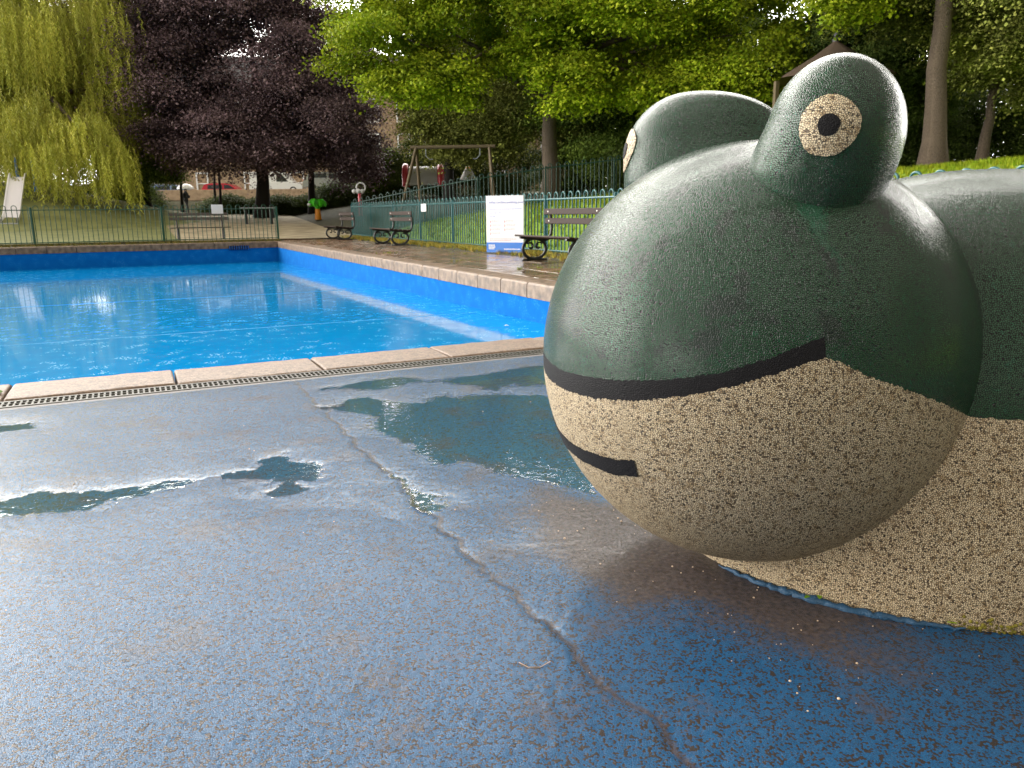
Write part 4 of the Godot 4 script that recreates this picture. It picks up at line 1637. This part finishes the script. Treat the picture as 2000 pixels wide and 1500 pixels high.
func make_buildings() -> void:
	# sandstone terrace behind the road
	var t := thing("terraced_house", "sandstone terrace with white sash windows seen through the trees", "building", Vector3(-14.0, 2.0, -76.0), 0.0)
	var mb := MB.new()
	mb.box(T(Vector3(0, 5.2, -4)), Vector3(46, 10.4, 8))
	put("wall", mb.mesh(M.sandstone), t)
	mb = MB.new()
	mb.prism(T(Vector3(0, 10.4, -4), Vector3(0, PI / 2, 0)), PackedVector2Array([Vector2(-4.5, 0), Vector2(4.5, 0), Vector2(4.2, 0.3), Vector2(0, 3.6), Vector2(-4.2, 0.3)]), 47)
	put("roof", mb.mesh(M.roof_slate), t)
	for x in [-20.0, -15.6, -11.0, -6.5, -2.0, 1.1, 3.9, 5.4, 8.6, 13.0, 17.5, 21.0]:
		for y in [1.7, 5.1, 8.3]:
			house_window(t, Vector3(x, y + 0.1, 0.0), 1.05 if int(x) % 2 else 1.25, 2.05)
	mb = MB.new()
	mb.box(T(Vector3(0, 3.55, 0.1)), Vector3(46, 0.28, 0.2), 0.03)
	put("string_course", mb.mesh(M.sandstone), t)
	# low wall and railings by the road
	t = thing("garden_wall", "low sandstone wall beside the road behind the trees", "wall", Vector3(-22.0, 1.5, -62.5), 0.0)
	mb = MB.new()
	mb.box(T(Vector3(0, 0.6, 0)), Vector3(26, 1.5, 0.4), 0.03)
	put("wall", mb.mesh(M.sandstone), t)
	# gazebo roof beyond the frog's eye
	var at := Vector3(9.6, 0, -24.0)
	at.y = terr(at.x, at.z) - 0.2
	t = thing("gazebo", "brown shingled gazebo roof with a finial behind the frog's eye", "gazebo", at, 0.2)
	mb = MB.new()
	mb.lathe(T(), [Vector2(1.7, 3.0), Vector2(1.6, 3.08), Vector2(0.7, 3.6), Vector2(0.12, 4.0), Vector2(0.1, 4.05)], 8)
	put("roof", mb.mesh(M.roof_shingle), t)
	mb = MB.new()
	mb.lathe(T(), [Vector2(0.1, 4.0), Vector2(0.12, 4.1), Vector2(0.07, 4.15), Vector2(0.09, 4.22), Vector2(0.0, 4.42)], 10)
	put("finial", mb.mesh(M.roof_slate), t)
	for k in 8:
		var w := TAU * (k + 0.5) / 8.0
		mb = MB.new()
		mb.box(T(Vector3(cos(w) * 1.6, 1.5, sin(w) * 1.6)), Vector3(0.13, 3.0, 0.13), 0.01)
		put("post", mb.mesh(M.timber), t)
	car("parked_van", "white van parked beyond the purple beech trunk", Vector3(-20.0, 0, -68.0), 0.04, M.car_white, 1.85, 4.5)
	car("parked_car", "silver car parked in front of the white van by the second dark trunk", Vector3(-15.4, 0, -67.6), 0.0, M.car_silver, 1.5)
	car("parked_car", "red car parked behind the white van", Vector3(-24.6, 0, -68.4), 0.0, M.car_red, 1.48)
	car("parked_car", "pale blue car parked at the left end of the row", Vector3(-29.0, 0, -68.2), 0.0, M.car_blue, 1.46)


# ------------------------------------------------------------------ trees and plants
func spray(n: int, rad: float, ll: float, lw: float, flat: float, droop: float, c0: Color, c1: Color, m: Material, sd: int) -> ArrayMesh:
	# a leafy twig end: kite shaped leaves, each folded along its midrib
	var r := RandomNumberGenerator.new()
	r.seed = sd
	var mb := MB.new()
	for i in n:
		var p := Vector3(r.randfn(), r.randfn() * flat, r.randfn()) * rad * 0.5
		p.y -= droop * Vector2(p.x, p.z).length()
		var d := Vector3(r.randf_range(-1, 1), r.randf_range(-0.9, 0.15), r.randf_range(-1, 1)).normalized()
		var s := d.cross(Vector3(r.randf_range(-0.5, 0.5), 1, r.randf_range(-0.5, 0.5))).normalized()
		var up := s.cross(d).normalized()
		var k := r.randf_range(0.7, 1.25)
		var a := p
		var b := p + d * ll * k
		var e := p + d * ll * k * 0.45 + s * lw * k - up * lw * 0.3
		var f := p + d * ll * k * 0.45 - s * lw * k - up * lw * 0.3
		var col := c0.lerp(c1, r.randf())
		for q in [[a, e, b], [a, b, f]]:
			var nn: Vector3 = (q[2] - q[0]).cross(q[1] - q[0]).normalized()
			if nn.dot(up) < 0:
				nn = -nn
			var ids := []
			for w in q:
				ids.append(mb.add(w, nn))
				mb.c.append(col)
			mb.tri(ids[0], ids[1], ids[2])
	return mb.mesh(m)

func strand(n: int, l: float, c0: Color, c1: Color, m: Material, sd: int) -> ArrayMesh:
	# a hanging willow shoot
	var r := RandomNumberGenerator.new()
	r.seed = sd
	var mb := MB.new()
	var bend := Vector3(r.randf_range(-0.25, 0.25), 0, r.randf_range(-0.25, 0.25))
	for i in n:
		var f := float(i) / n
		var p := Vector3(0, -f * l, 0) + bend * sin(f * 2.6) * (1.0 - 0.3 * f)
		var w := r.randf() * TAU
		var d := Vector3(cos(w) * 0.6, -r.randf_range(0.5, 1.3), sin(w) * 0.6).normalized()
		var s := d.cross(Vector3(-sin(w), 0.3, cos(w))).normalized()
		var ll := r.randf_range(0.11, 0.19)
		var col := c0.lerp(c1, r.randf())
		var ids := []
		var nn := s.cross(d).normalized()
		if nn.y < 0:
			nn = -nn
		for q in [p, p + d * ll * 0.5 + s * 0.013, p + d * ll, p + d * ll * 0.5 - s * 0.013]:
			ids.append(mb.add(q, nn))
			mb.c.append(col)
		mb.quad(ids[0], ids[1], ids[2], ids[3])
	return mb.mesh(m)

func crown(t: Node3D, meshes: Array, lobes: Array, count: int, sd: int, smin: float, smax: float, hang := false, inner := 0.55) -> void:
	var r := RandomNumberGenerator.new()
	r.seed = sd
	var total := 0.0
	for l in lobes:
		total += l[1].x * l[1].y + l[1].y * l[1].z + l[1].x * l[1].z
	for k in meshes.size():
		var at := []
		var tint := []
		for l in lobes:
			var n := int(count / meshes.size() * (l[1].x * l[1].y + l[1].y * l[1].z + l[1].x * l[1].z) / total)
			# clumps inside the lobe, so that light and dark masses and gaps form
			var clumps := []
			for i in maxi(8, n / 46):
				var d := Vector3(r.randfn(), r.randfn(), r.randfn()).normalized()
				if hang:
					d.y = absf(d.y) * 1.0 - 0.3
				clumps.append([d * r.randf_range(inner, 1.0), r.randf_range(0.65, 1.3)])
			for i in n:
				var c: Array = clumps[r.randi() % clumps.size()]
				# shelves of leaves that droop towards their rims
				var e := Vector2(r.randfn(), r.randfn()) * 0.17
				var p: Vector3 = c[0] + Vector3(e.x, (r.randfn() * 0.3 if not hang else r.randfn() * 0.9) * 0.16 - 0.5 * e.length(), e.y)
				var w: Vector3 = l[0] + p * l[1]
				var sc := r.randf_range(smin, smax)
				var b := Basis(Vector3.UP, r.randf() * TAU).scaled(Vector3.ONE * sc)
				if not hang:
					var out := Vector3(p.x, 0, p.z).normalized()
					b = Basis(out.cross(Vector3.UP).normalized() if out.length() > 0.1 else Vector3.RIGHT, -r.randf_range(0.0, 0.7)) * b
				at.append(Transform3D(b, w))
				var g: float = c[1] * r.randf_range(0.88, 1.12)
				tint.append(Color(g, g * r.randf_range(0.95, 1.05), g))
		var mm := MultiMesh.new()
		mm.transform_format = MultiMesh.TRANSFORM_3D
		mm.use_colors = true
		mm.mesh = meshes[k]
		mm.instance_count = at.size()
		for i in at.size():
			mm.set_instance_transform(i, at[i])
			mm.set_instance_color(i, tint[i])
		var o := MultiMeshInstance3D.new()
		o.multimesh = mm
		o.name = "crown"
		o.set_meta("kind", "stuff")
		t.add_child(o, true)

func limbs(t: Node3D, base: Vector3, top: Vector3, r0: float, lobes: Array, m: Material, sd: int, flare := 1.5) -> void:
	var r := RandomNumberGenerator.new()
	r.seed = sd
	var mb := MB.new()
	var pts := []
	var rads := []
	for i in 9:
		var f := i / 8.0
		pts.append(base.lerp(top, f) + Vector3(r.randf_range(-1, 1), 0, r.randf_range(-1, 1)) * r0 * 0.35 * sin(f * PI))
		rads.append(r0 * lerpf(1.0, 0.45, f) * (1.0 + (flare - 1.0) * exp(-f * 14.0)))
	mb.tube(pts, rads, 14)
	var trunk := put("trunk", mb.mesh(m), t)
	for l in lobes:
		mb = MB.new()
		var f := r.randf_range(0.45, 0.95)
		var a := base.lerp(top, f)
		var b: Vector3 = l[0]
		var q := a.lerp(b, 0.5) + Vector3(0, r.randf_range(0.1, 0.5), 0)
		mb.tube([a, a.lerp(q, 0.5) + Vector3(0, 0.15, 0), q, q.lerp(b, 0.6), b], [r0 * 0.34, r0 * 0.28, r0 * 0.2, r0 * 0.13, r0 * 0.05], 8)
		put("limb", mb.mesh(m), trunk)

func make_trees() -> void:
	var beech := []
	var maple := []
	var green := []
	var dark := []
	var olive := []
	for k in 3:
		beech.append(spray(30, 0.62, 0.115, 0.04, 0.5, 0.15, Color(0.09, 0.057, 0.063), Color(0.26, 0.18, 0.19), M.leaf_beech, 100 + k))
		maple.append(spray(24, 0.55, 0.13, 0.055, 0.45, 0.25, Color(0.16, 0.25, 0.012), Color(0.50, 0.56, 0.035), M.leaf_maple, 200 + k))
		green.append(spray(28, 0.6, 0.12, 0.045, 0.5, 0.2, Color(0.07, 0.115, 0.02), Color(0.21, 0.29, 0.045), M.leaf_dark, 300 + k))
		dark.append(spray(28, 0.55, 0.10, 0.042, 0.6, 0.1, Color(0.04, 0.065, 0.015), Color(0.125, 0.17, 0.036), M.leaf_dark, 400 + k))
		olive.append(spray(28, 0.55, 0.10, 0.042, 0.6, 0.1, Color(0.08, 0.095, 0.022), Color(0.31, 0.33, 0.07), M.leaf_dark, 500 + k))
	var wil := []
	for k in 4:
		wil.append(strand(64, 1.9, Color(0.28, 0.32, 0.035), Color(0.66, 0.63, 0.12), M.leaf_willow, 600 + k))
	var V := func(x: float, y: float, z: float) -> Vector3: return Vector3(x, y, z)

	var base := Vector3(-23.6, 1.4, -39.5)
	var t := thing("willow_tree", "weeping willow with yellow green hanging shoots above the slide", "tree", Vector3.ZERO)
	var lobes := [
		[V.call(-25.5, 10.0, -40.0), Vector3(5.5, 4.6, 4.0)], [V.call(-19.6, 9.6, -38.6), Vector3(2.6, 4.4, 3.0)], [V.call(-22.4, 6.2, -40.5), Vector3(4.4, 3.4, 2.2)], [V.call(-24.5, 14.5, -40.0), Vector3(5.4, 4.0, 4.0)],
		[V.call(-26.0, 8.0, -36.8), Vector3(2.4, 2.6, 1.8)], [V.call(-22.6, 8.6, -36.4), Vector3(2.2, 2.8, 1.8)], [V.call(-24.0, 5.6, -35.6), Vector3(1.9, 1.6, 1.5)], [V.call(-18.5, 7.0, -38.8), Vector3(1.5, 3.2, 2.0)], [V.call(-27.0, 5.0, -36.0), Vector3(2.4, 1.8, 2.0)],
		[V.call(-20.6, 5.2, -35.2), Vector3(1.7, 1.5, 1.3)], [V.call(-18.6, 4.6, -34.6), Vector3(1.5, 1.3, 1.2)], [V.call(-17.3, 3.8, -34.4), Vector3(1.0, 1.0, 1.0)], [V.call(-21.6, 4.2, -34.2), Vector3(1.1, 0.9, 1.0)], [V.call(-19.6, 3.7, -33.8), Vector3(1.2, 0.8, 0.9)]]
	limbs(t, base, base + Vector3(0.4, 6.5, 0.3), 0.55, lobes, M.bark, 61)
	crown(t, wil, lobes, 15000, 62, 0.6, 1.3, true, 0.6)

	base = Vector3(-12.6, 0.62, -40.0)
	t = thing("beech_tree", "large dark purple copper beech with drooping boughs", "tree", Vector3.ZERO)
	lobes = [
		[V.call(-13.2, 8.2, -40.0), Vector3(5.2, 4.6, 4.5)], [V.call(-9.3, 5.6, -39.0), Vector3(2.6, 2.5, 3.0)], [V.call(-16.8, 7.2, -39.5), Vector3(2.8, 3.6, 3.2)], [V.call(-13.0, 13.0, -40.0), Vector3(4.6, 3.0, 4.0)],
		[V.call(-13.4, 4.6, -37.8), Vector3(3.9, 1.3, 2.2)], [V.call(-7.7, 3.9, -39.2), Vector3(1.2, 1.5, 1.8)], [V.call(-9.6, 9.0, -40.0), Vector3(2.4, 3.0, 3.0)], [V.call(-17.5, 11.6, -40.5), Vector3(3.0, 3.0, 3.0)], [V.call(-10.8, 3.9, -38.4), Vector3(2.0, 0.9, 2.0)], [V.call(-14.8, 10.2, -39.0), Vector3(2.4, 2.2, 2.0)], [V.call(-13.0, 15.4, -41.0), Vector3(3.4, 1.6, 3.0)]]
	limbs(t, base, base + Vector3(0.1, 7.5, 0), 0.34, lobes, M.dark_bark, 71, 1.8)
	crown(t, beech, lobes, 17000, 72, 0.8, 1.3, false, 0.6)

	base = Vector3(-10.5, 0.7, -41.5)
	t = thing("beech_tree", "slimmer second purple beech stem standing right of the big one", "tree", Vector3.ZERO)
	lobes = [[V.call(-10.2, 6.5, -42.5), Vector3(2.6, 2.6, 2.2)], [V.call(-9.0, 9.5, -43.0), Vector3(2.2, 2.2, 2.2)]]
	limbs(t, base, base + Vector3(0.2, 6.0, 0), 0.19, lobes, M.dark_bark, 75)
	crown(t, beech, lobes, 3500, 76, 0.7, 1.2)

	base = Vector3(1.55, 1.2, -29.6)
	t = thing("maple_tree", "spreading maple with bright lime green leaves and a straight brown trunk", "tree", Vector3.ZERO)
	lobes = [
		[V.call(-3.9, 6.9, -28.5), Vector3(2.4, 1.7, 2.2)], [V.call(0.0, 7.9, -28.6), Vector3(2.8, 2.2, 2.4)], [V.call(3.9, 7.0, -28.2), Vector3(2.8, 2.2, 2.4)], [V.call(7.9, 6.7, -27.8), Vector3(2.6, 2.4, 2.4)], [V.call(10.6, 8.0, -28.0), Vector3(1.9, 2.0, 2.0)],
		[V.call(2.5, 11.0, -29.5), Vector3(7.5, 2.4, 4.0)], [V.call(5.6, 4.9, -27.0), Vector3(1.4, 0.9, 1.2)], [V.call(2.0, 5.2, -27.2), Vector3(1.1, 0.9, 1.0)], [V.call(-5.2, 8.8, -29.5), Vector3(1.7, 1.7, 1.7)], [V.call(8.4, 4.7, -27.0), Vector3(1.5, 0.8, 1.2)], [V.call(-2.4, 5.4, -28.0), Vector3(1.6, 0.7, 1.2)], [V.call(9.3, 6.5, -22.6), Vector3(1.1, 0.6, 0.9)]]
	limbs(t, base, base + Vector3(-0.1, 7.5, 0), 0.33, lobes, M.bark, 81)
	crown(t, maple, lobes, 14000, 82, 0.65, 1.15)

	base = Vector3(-3.0, 0.9, -38.5)
	t = thing("lime_tree", "mid green tree behind the swing frame", "tree", Vector3.ZERO)
	lobes = [[V.call(-3.0, 5.9, -37.5), Vector3(2.4, 2.6, 2.5)], [V.call(-0.6, 5.6, -37.0), Vector3(3.2, 2.4, 2.5)], [V.call(-1.8, 9.2, -38.5), Vector3(3.6, 3.0, 3.0)], [V.call(2.8, 6.6, -37.0), Vector3(2.4, 3.0, 2.5)]]
	limbs(t, base, base + Vector3(0.3, 6, 0), 0.28, lobes, M.dark_bark, 85)
	crown(t, olive, lobes, 12000, 86, 0.7, 1.2)
	base = Vector3(5.5, 1.7, -35.5)
	t = thing("lime_tree", "dark green tree behind the maple trunk and the frog's far eye", "tree", Vector3.ZERO)
	lobes = [[V.call(4.6, 5.8, -35.5), Vector3(3.4, 2.8, 2.4)], [V.call(8.6, 6.0, -35.0), Vector3(3.0, 3.0, 2.4)], [V.call(6.4, 9.6, -36.0), Vector3(5.0, 3.2, 3.0)]]
	limbs(t, base, base + Vector3(0.3, 6, 0), 0.3, lobes, M.dark_bark, 87)
	crown(t, green, lobes, 11000, 88, 0.7, 1.2)

	base = Vector3(11.75, 1.75, -22.0)
	t = thing("evergreen_tree", "tall evergreen with a thick bare brown trunk right of the frog's eye", "tree", Vector3.ZERO)
	lobes = [[V.call(10.9, 8.0, -23.4), Vector3(1.8, 2.0, 2.0)], [V.call(13.6, 7.0, -22.4), Vector3(2.0, 2.0, 1.8)], [V.call(12.2, 9.0, -22.5), Vector3(3.0, 1.4, 2.4)]]
	limbs(t, base, base + Vector3(-0.25, 7.5, 0), 0.31, lobes, M.bark, 91)
	crown(t, olive, lobes, 6000, 92, 0.6, 1.0)
	for e in [[14.6, -24.5, 5.0, 2.3, "dark holly tree at the right edge behind the lawn"], [17.6, -25.5, 5.4, 2.6, "dark holly tree at the far right behind the lawn crest"], [12.0, -26.5, 5.2, 2.2, "dark holly tree between the gazebo and the bare brown trunk"]]:
		base = Vector3(e[0], terr(e[0], e[1]), e[1])
		t = thing("holly_tree", e[4], "tree", Vector3.ZERO, 0.0, "holly trees behind the lawn")
		lobes = [[base + Vector3(0, e[2] - 0.4, 0), Vector3(e[3], 2.1, 1.8)], [base + Vector3(-0.5, e[2] + 2.6, 0), Vector3(e[3] * 0.9, 2.2, 1.8)], [base + Vector3(0.6, 2.7, 0.6), Vector3(e[3] * 0.85, 0.9, 1.2)]]
		limbs(t, base, base + Vector3(0.2, 4.0, 0), 0.17, lobes, M.bark, int(e[0] * 10))
		crown(t, olive if e[0] > 13 else dark, lobes, 7500, int(e[0] * 11), 0.6, 1.0)
	# dark conifer and thin stems left of the beech
	base = Vector3(-19.4, 0.8, -42.0)
	t = thing("conifer_tree", "dark green conifer between the willow and the purple beech", "tree", Vector3.ZERO)
	lobes = [[V.call(-19.4, 4.2, -41.5), Vector3(1.5, 1.5, 1.5)], [V.call(-19.0, 6.6, -42.0), Vector3(1.5, 2.2, 1.5)], [V.call(-18.0, 3.6, -41.2), Vector3(1.3, 0.9, 1.2)], [V.call(-20.2, 2.6, -41.6), Vector3(1.3, 0.8, 1.0)]]
	limbs(t, base, base + Vector3(0, 6, 0), 0.2, lobes, M.dark_bark, 95)
	crown(t, green, lobes, 5000, 96, 0.55, 0.95)
	var k := 0
	for e in [[-17.6, -42.0, "leftmost thin dark stem under the purple beech"], [-16.4, -43.5, "middle thin dark stem under the purple beech"], [-15.7, -42.4, "rightmost thin dark stem under the purple beech"]]:
		base = Vector3(e[0], terr(e[0], e[1]), e[1])
		t = thing("young_tree", e[2], "tree", Vector3.ZERO, 0.0, "thin stems under the beech")
		lobes = [[base + Vector3(0.1, 4.2, 0), Vector3(1.2, 1.3, 1.2)]]
		limbs(t, base, base + Vector3(0.2, 3.8, 0), 0.085, lobes, M.dark_bark, 110 + k)
		crown(t, dark if k != 1 else beech, lobes, 1100, 120 + k, 0.6, 1.0)
		k += 1
	# shrubs: under the beech, behind the dark fence, by the road
	k = 0
	for e in [[-15.8, -44.0, 1.7, 0.5, 0, "low dark shrub below the red car"], [-12.2, -43.6, 2.0, 0.55, 0, "low dark shrub in front of the white van"], [-9.6, -44.2, 1.5, 0.55, 0, "low dark shrub in front of the silver car"],
			[-7.2, -45.0, 2.0, 1.7, 1, "tall dark shrub at the end of the path"], [-22.0, -45.5, 1.6, 1.1, 0, "black green shrub below the dark conifer"], [9.6, -31.5, 1.8, 1.8, 0, "dark shrub right behind the frog's far eye"], [5.2, -31.5, 1.6, 1.3, 0, "dark shrub behind the end of the dark fence"], [-4.2, -44.5, 2.2, 1.9, 0, "dark shrub behind the red ended tunnel"], [-0.6, -43.5, 2.4, 2.0, 0, "dark shrub behind the grey cone"],
			[3.4, -39.5, 2.4, 2.0, 0, "dark shrub behind the maple trunk"], [7.2, -38.5, 2.6, 2.2, 0, "dark shrub behind the frog's far eye"], [11.2, -33.0, 2.4, 2.0, 0, "dark shrub behind the gazebo"], [15.6, -30.0, 2.6, 2.0, 0, "dark shrub under the holly at the right edge"], [19.0, -30.0, 2.6, 2.2, 0, "dark shrub at the far right edge"], [22.0, -31.0, 3.6, 4.5, 0, "tall dark shrub filling the gap at the far right edge"], [17.0, -33.0, 3.0, 3.6, 0, "tall dark shrub between the two right hand hollies"], [-27.0, -45.5, 3.2, 1.6, 0, "dark shrub behind the willow trunk"], [-32.5, -45.0, 3.2, 1.8, 0, "dark shrub at the left edge behind the mound"], [-23.4, -45.6, 2.0, 1.4, 0, "dark shrub behind the crest of the mound"]]:
		base = Vector3(e[0], terr(e[0], e[1]), e[1])
		t = thing("shrub", e[5], "shrub", Vector3.ZERO, 0.0, "shrubs behind the playground")
		crown(t, green if e[4] else dark, [[base + Vector3(0, e[3] * 0.8, 0), Vector3(e[2], e[3], 1.3)]], 2200, 130 + k, 0.6, 1.0, false, 0.35)
		k += 1
	# tall trees beyond the road
	k = 0
	for e in [[-52, "far left"], [-40, "behind the willow"], [-5, "between the beech and the maple"], [8, "behind the maple"], [21, "behind the gazebo"], [34, "behind the hollies"], [47, "far right"]]:
		base = Vector3(e[0], 2.0, -88.0 if e[0] > -10 else -80.0)
		t = thing("background_tree", "tall green tree beyond the road, %s" % e[1], "tree", Vector3.ZERO, 0.0, "trees beyond the road")
		lobes = [[base + Vector3(0, 9, 0), Vector3(5.6, 5.0, 4)], [base + Vector3(-2, 15, 0), Vector3(4.5, 4.5, 4)], [base + Vector3(3, 18, 0), Vector3(3.8, 4.0, 3)]]
		limbs(t, base, base + Vector3(0, 13, 0), 0.5, lobes, M.dark_bark, 160 + k)
		crown(t, green, lobes, 4200, 170 + k, 1.5, 2.3)
		k += 1

	# the park goes on behind the camera: big trees whose dark crowns show in the wet frog
	k = 0
	for e in [[-21.0, 7.0, "left of the deck"], [-12.0, 20.0, "behind the deck on the left"], [1.0, 23.0, "straight behind the deck"], [14.0, 19.0, "behind the deck on the right"], [22.0, 6.0, "on the lawn right of the deck"]]:
		base = Vector3(e[0], terr(e[0], e[1]), e[1])
		t = thing("park_tree", "large dark green park tree standing %s" % e[2], "tree", Vector3.ZERO, 0.0, "trees outside the view round the deck")
		lobes = [[base + Vector3(0, 4.4, 0), Vector3(4.2, 3.4, 3.4)], [base + Vector3(-0.6, 8.5, 0), Vector3(4.0, 3.2, 3.4)]]
		limbs(t, base, base + Vector3(0, 7.5, 0), 0.4, lobes, M.dark_bark, 210 + k)
		crown(t, dark, lobes, 3200, 220 + k, 1.2, 1.8)
		k += 1


func scatter_tufts(called: String, label: String, spots: Array, m: Mesh, sd: int, smin: float, smax: float, cat := "grass") -> void:
	var r := RandomNumberGenerator.new()
	r.seed = sd
	var mm := MultiMesh.new()
	mm.transform_format = MultiMesh.TRANSFORM_3D
	mm.use_colors = true
	mm.mesh = m
	mm.instance_count = spots.size()
	for i in spots.size():
		mm.set_instance_transform(i, Transform3D(Basis(Vector3.UP, r.randf() * TAU).scaled(Vector3.ONE * r.randf_range(smin, smax)), spots[i]))
		var g := r.randf_range(0.75, 1.2)
		mm.set_instance_color(i, Color(g * r.randf_range(0.85, 1.3), g, g))
	var o := MultiMeshInstance3D.new()
	o.multimesh = mm
	o.name = numbered(called)
	add_child(o)
	o.set_meta("kind", "stuff")
	o.set_meta("label", label)
	o.set_meta("category", cat)

func tuft(n: int, h: float, c0: Color, c1: Color, sd: int) -> ArrayMesh:
	var r := RandomNumberGenerator.new()
	r.seed = sd
	var mb := MB.new()
	for i in n:
		var w := r.randf() * TAU
		var d := Vector3(cos(w), 0, sin(w))
		var p := d * r.randf() * h * 0.5
		var s := Vector3(-d.z, 0, d.x) * h * 0.06
		var hh := h * r.randf_range(0.5, 1.1)
		var tip := p + d * hh * r.randf_range(0.1, 0.7) + Vector3(0, hh, 0)
		var col := c0.lerp(c1, r.randf())
		var nn := (Vector3.UP + d * 0.3).normalized()
		var ids := []
		for q in [p - s, p + s, tip]:
			ids.append(mb.add(q, nn))
			mb.c.append(col)
		mb.tri(ids[0], ids[1], ids[2])
	return mb.mesh(M.leaf_grass)

func make_small_things() -> void:
	var r := RandomNumberGenerator.new()
	r.seed = 300
	var spots := []
	for i in 2600:
		var u := r.randf_range(6.95, 8.15)
		var v := r.randf_range(8.0, 29.5)
		if r.randf() < smooth(6.9, 7.5, u):
			spots.append(W(u, v, -0.01))
	scatter_tufts("grass", "rough yellow green grass strip at the foot of the teal fence", spots, tuft(14, 0.11, Color(0.20, 0.24, 0.02), Color(0.56, 0.46, 0.10), 1), 1, 0.5, 1.2)
	spots = []
	for i in 1500:
		spots.append(W(r.randf_range(-7.5, 4.7), r.randf_range(26.8, 28.3), -0.01))
	scatter_tufts("grass", "thin mossy grass strip below the green railings", spots, tuft(14, 0.07, Color(0.08, 0.10, 0.02), Color(0.30, 0.24, 0.05), 2), 2, 0.5, 1.2)
	spots = []
	for i in 9000:
		var u := 8.2 + 16.0 * pow(r.randf(), 0.8)
		var v := r.randf_range(5.0, 27.0)
		spots.append(W(u, v, tv(u, v) - 0.015))
	scatter_tufts("grass", "mown grass blades of the bright lawn", spots, tuft(20, 0.10, Color(0.20, 0.32, 0.015), Color(0.46, 0.58, 0.04), 3), 3, 0.7, 1.5)
	# weeds in the paving joints
	for e in [[5.4, 13.0], [5.55, 10.6], [6.2, 10.2], [5.1, 16.5], [6.3, 15.2], [5.8, 9.4]]:
		spots = []
		for i in 9:
			spots.append(W(e[0] + r.randf_range(-0.25, 0.25), e[1] + r.randf_range(-0.06, 0.06), 0.0))
		scatter_tufts("weeds", "weeds in a paving joint", spots, tuft(12, 0.07, Color(0.12, 0.18, 0.02), Color(0.35, 0.38, 0.06), 4), int(e[1] * 10), 0.4, 0.9, "weeds")
	# one weed at the left end of the near coping
	var t := thing("weed", "small green weed growing through the near coping at the left edge", "plant", W(-0.66, 4.36, 0.004))
	var mb := MB.new()
	for i in 9:
		var w := TAU * i / 9.0 + r.randf()
		var d := Vector3(cos(w), 0, sin(w))
		var s := Vector3(-d.z, 0, d.x) * 0.014
		var l := r.randf_range(0.03, 0.055)
		mb.face([d * 0.004, d * l * 0.6 + s + Vector3(0, 0.022, 0), d * l + Vector3(0, 0.016, 0), d * l * 0.6 - s + Vector3(0, 0.022, 0)], Vector3.UP)
	for i in mb.v.size():
		mb.c.append(Color(0.12, 0.22, 0.03))
	put("leaves", mb.mesh(M.leaf_grass), t)
	# fallen leaves and crumbs on the deck
	var leaf := func(label: String, at: Vector3, size: float, col: Color, turn: float) -> void:
		var b := MB.new()
		var ring := []
		for i in 10:
			var w := TAU * i / 10.0
			ring.append(Vector3(cos(w) * size * (0.62 if i % 5 else 0.75), 0.004 + 0.25 * size * sin(w) * sin(w), sin(w) * size * 0.42))
		for i in 10:
			b.face([Vector3(0, 0.003, 0), ring[i], ring[(i + 1) % 10]], Vector3.UP)
		for i in b.v.size():
			b.c.append(col)
		var o := put("fallen_leaf", b.mesh(M.leaf_grass))
		o.position = at
		o.rotation.y = turn
		tag(o, label, "leaf", "fallen leaves")
	leaf.call("left green leaf of the pair caught at the blue rim of the frog", W(1.262, 1.092, 0.012), 0.012, Color(0.16, 0.34, 0.02), 0.4)
	leaf.call("right green leaf of the pair caught at the blue rim of the frog", W(1.283, 1.078, 0.014), 0.013, Color(0.24, 0.42, 0.03), 1.2)
	leaf.call("single lime green leaf at the foot of the cream belly", W(1.449, 0.882, 0.008), 0.014, Color(0.30, 0.44, 0.03), -0.3)
	leaf.call("small white petal floating on the pool floor at its right", W(3.93, 8.08, -0.462), 0.045, Color(0.8, 0.75, 0.75), 0.2)
	# bent stalk on the deck
	mb = MB.new()
	mb.tube([W(0.59, 1.175, 0.006), W(0.60, 1.155, 0.004), W(0.62, 1.145, 0.004), W(0.645, 1.15, 0.006)], [0.0007], 5)
	tag(put("stalk", mb.mesh(M.pebble)), "thin pale bent stalk lying left of the deck seam", "stalk")
	# grit
	mb = MB.new()
	for i in 200:
		var p: Vector3
		if i < 110:
			p = W(r.randf_range(0.95, 1.5), r.randf_range(0.75, 1.9), 0.002)
		else:
			p = W(r.randf_range(-0.6, 2.2), r.randf_range(0.9, 3.7), 0.001)
		var s := 0.0009 + 0.002 * pow(r.randf(), 3.0)
		mb.lathe(T(p, Vector3(0, r.randf() * 3, r.randf_range(-0.3, 0.3))), [Vector2(s, 0), Vector2(s * 1.2, s * 0.6), Vector2(s * 0.5, s * 1.2), Vector2(0, s * 1.25)], 6)
	var o := put("grit", mb.mesh(M.pebble))
	o.set_meta("kind", "stuff")
	o.set_meta("label", "scattered pale grit on the blue deck")
	o.set_meta("category", "grit")


func _ready() -> void:
	set_camera()
	make_materials()
	make_grounds()
	make_pool()
	make_deck()
	make_paving()
	make_frog()
	make_street_furniture()
	make_play()
	make_buildings()
	make_person()
	make_trees()
	make_small_things()
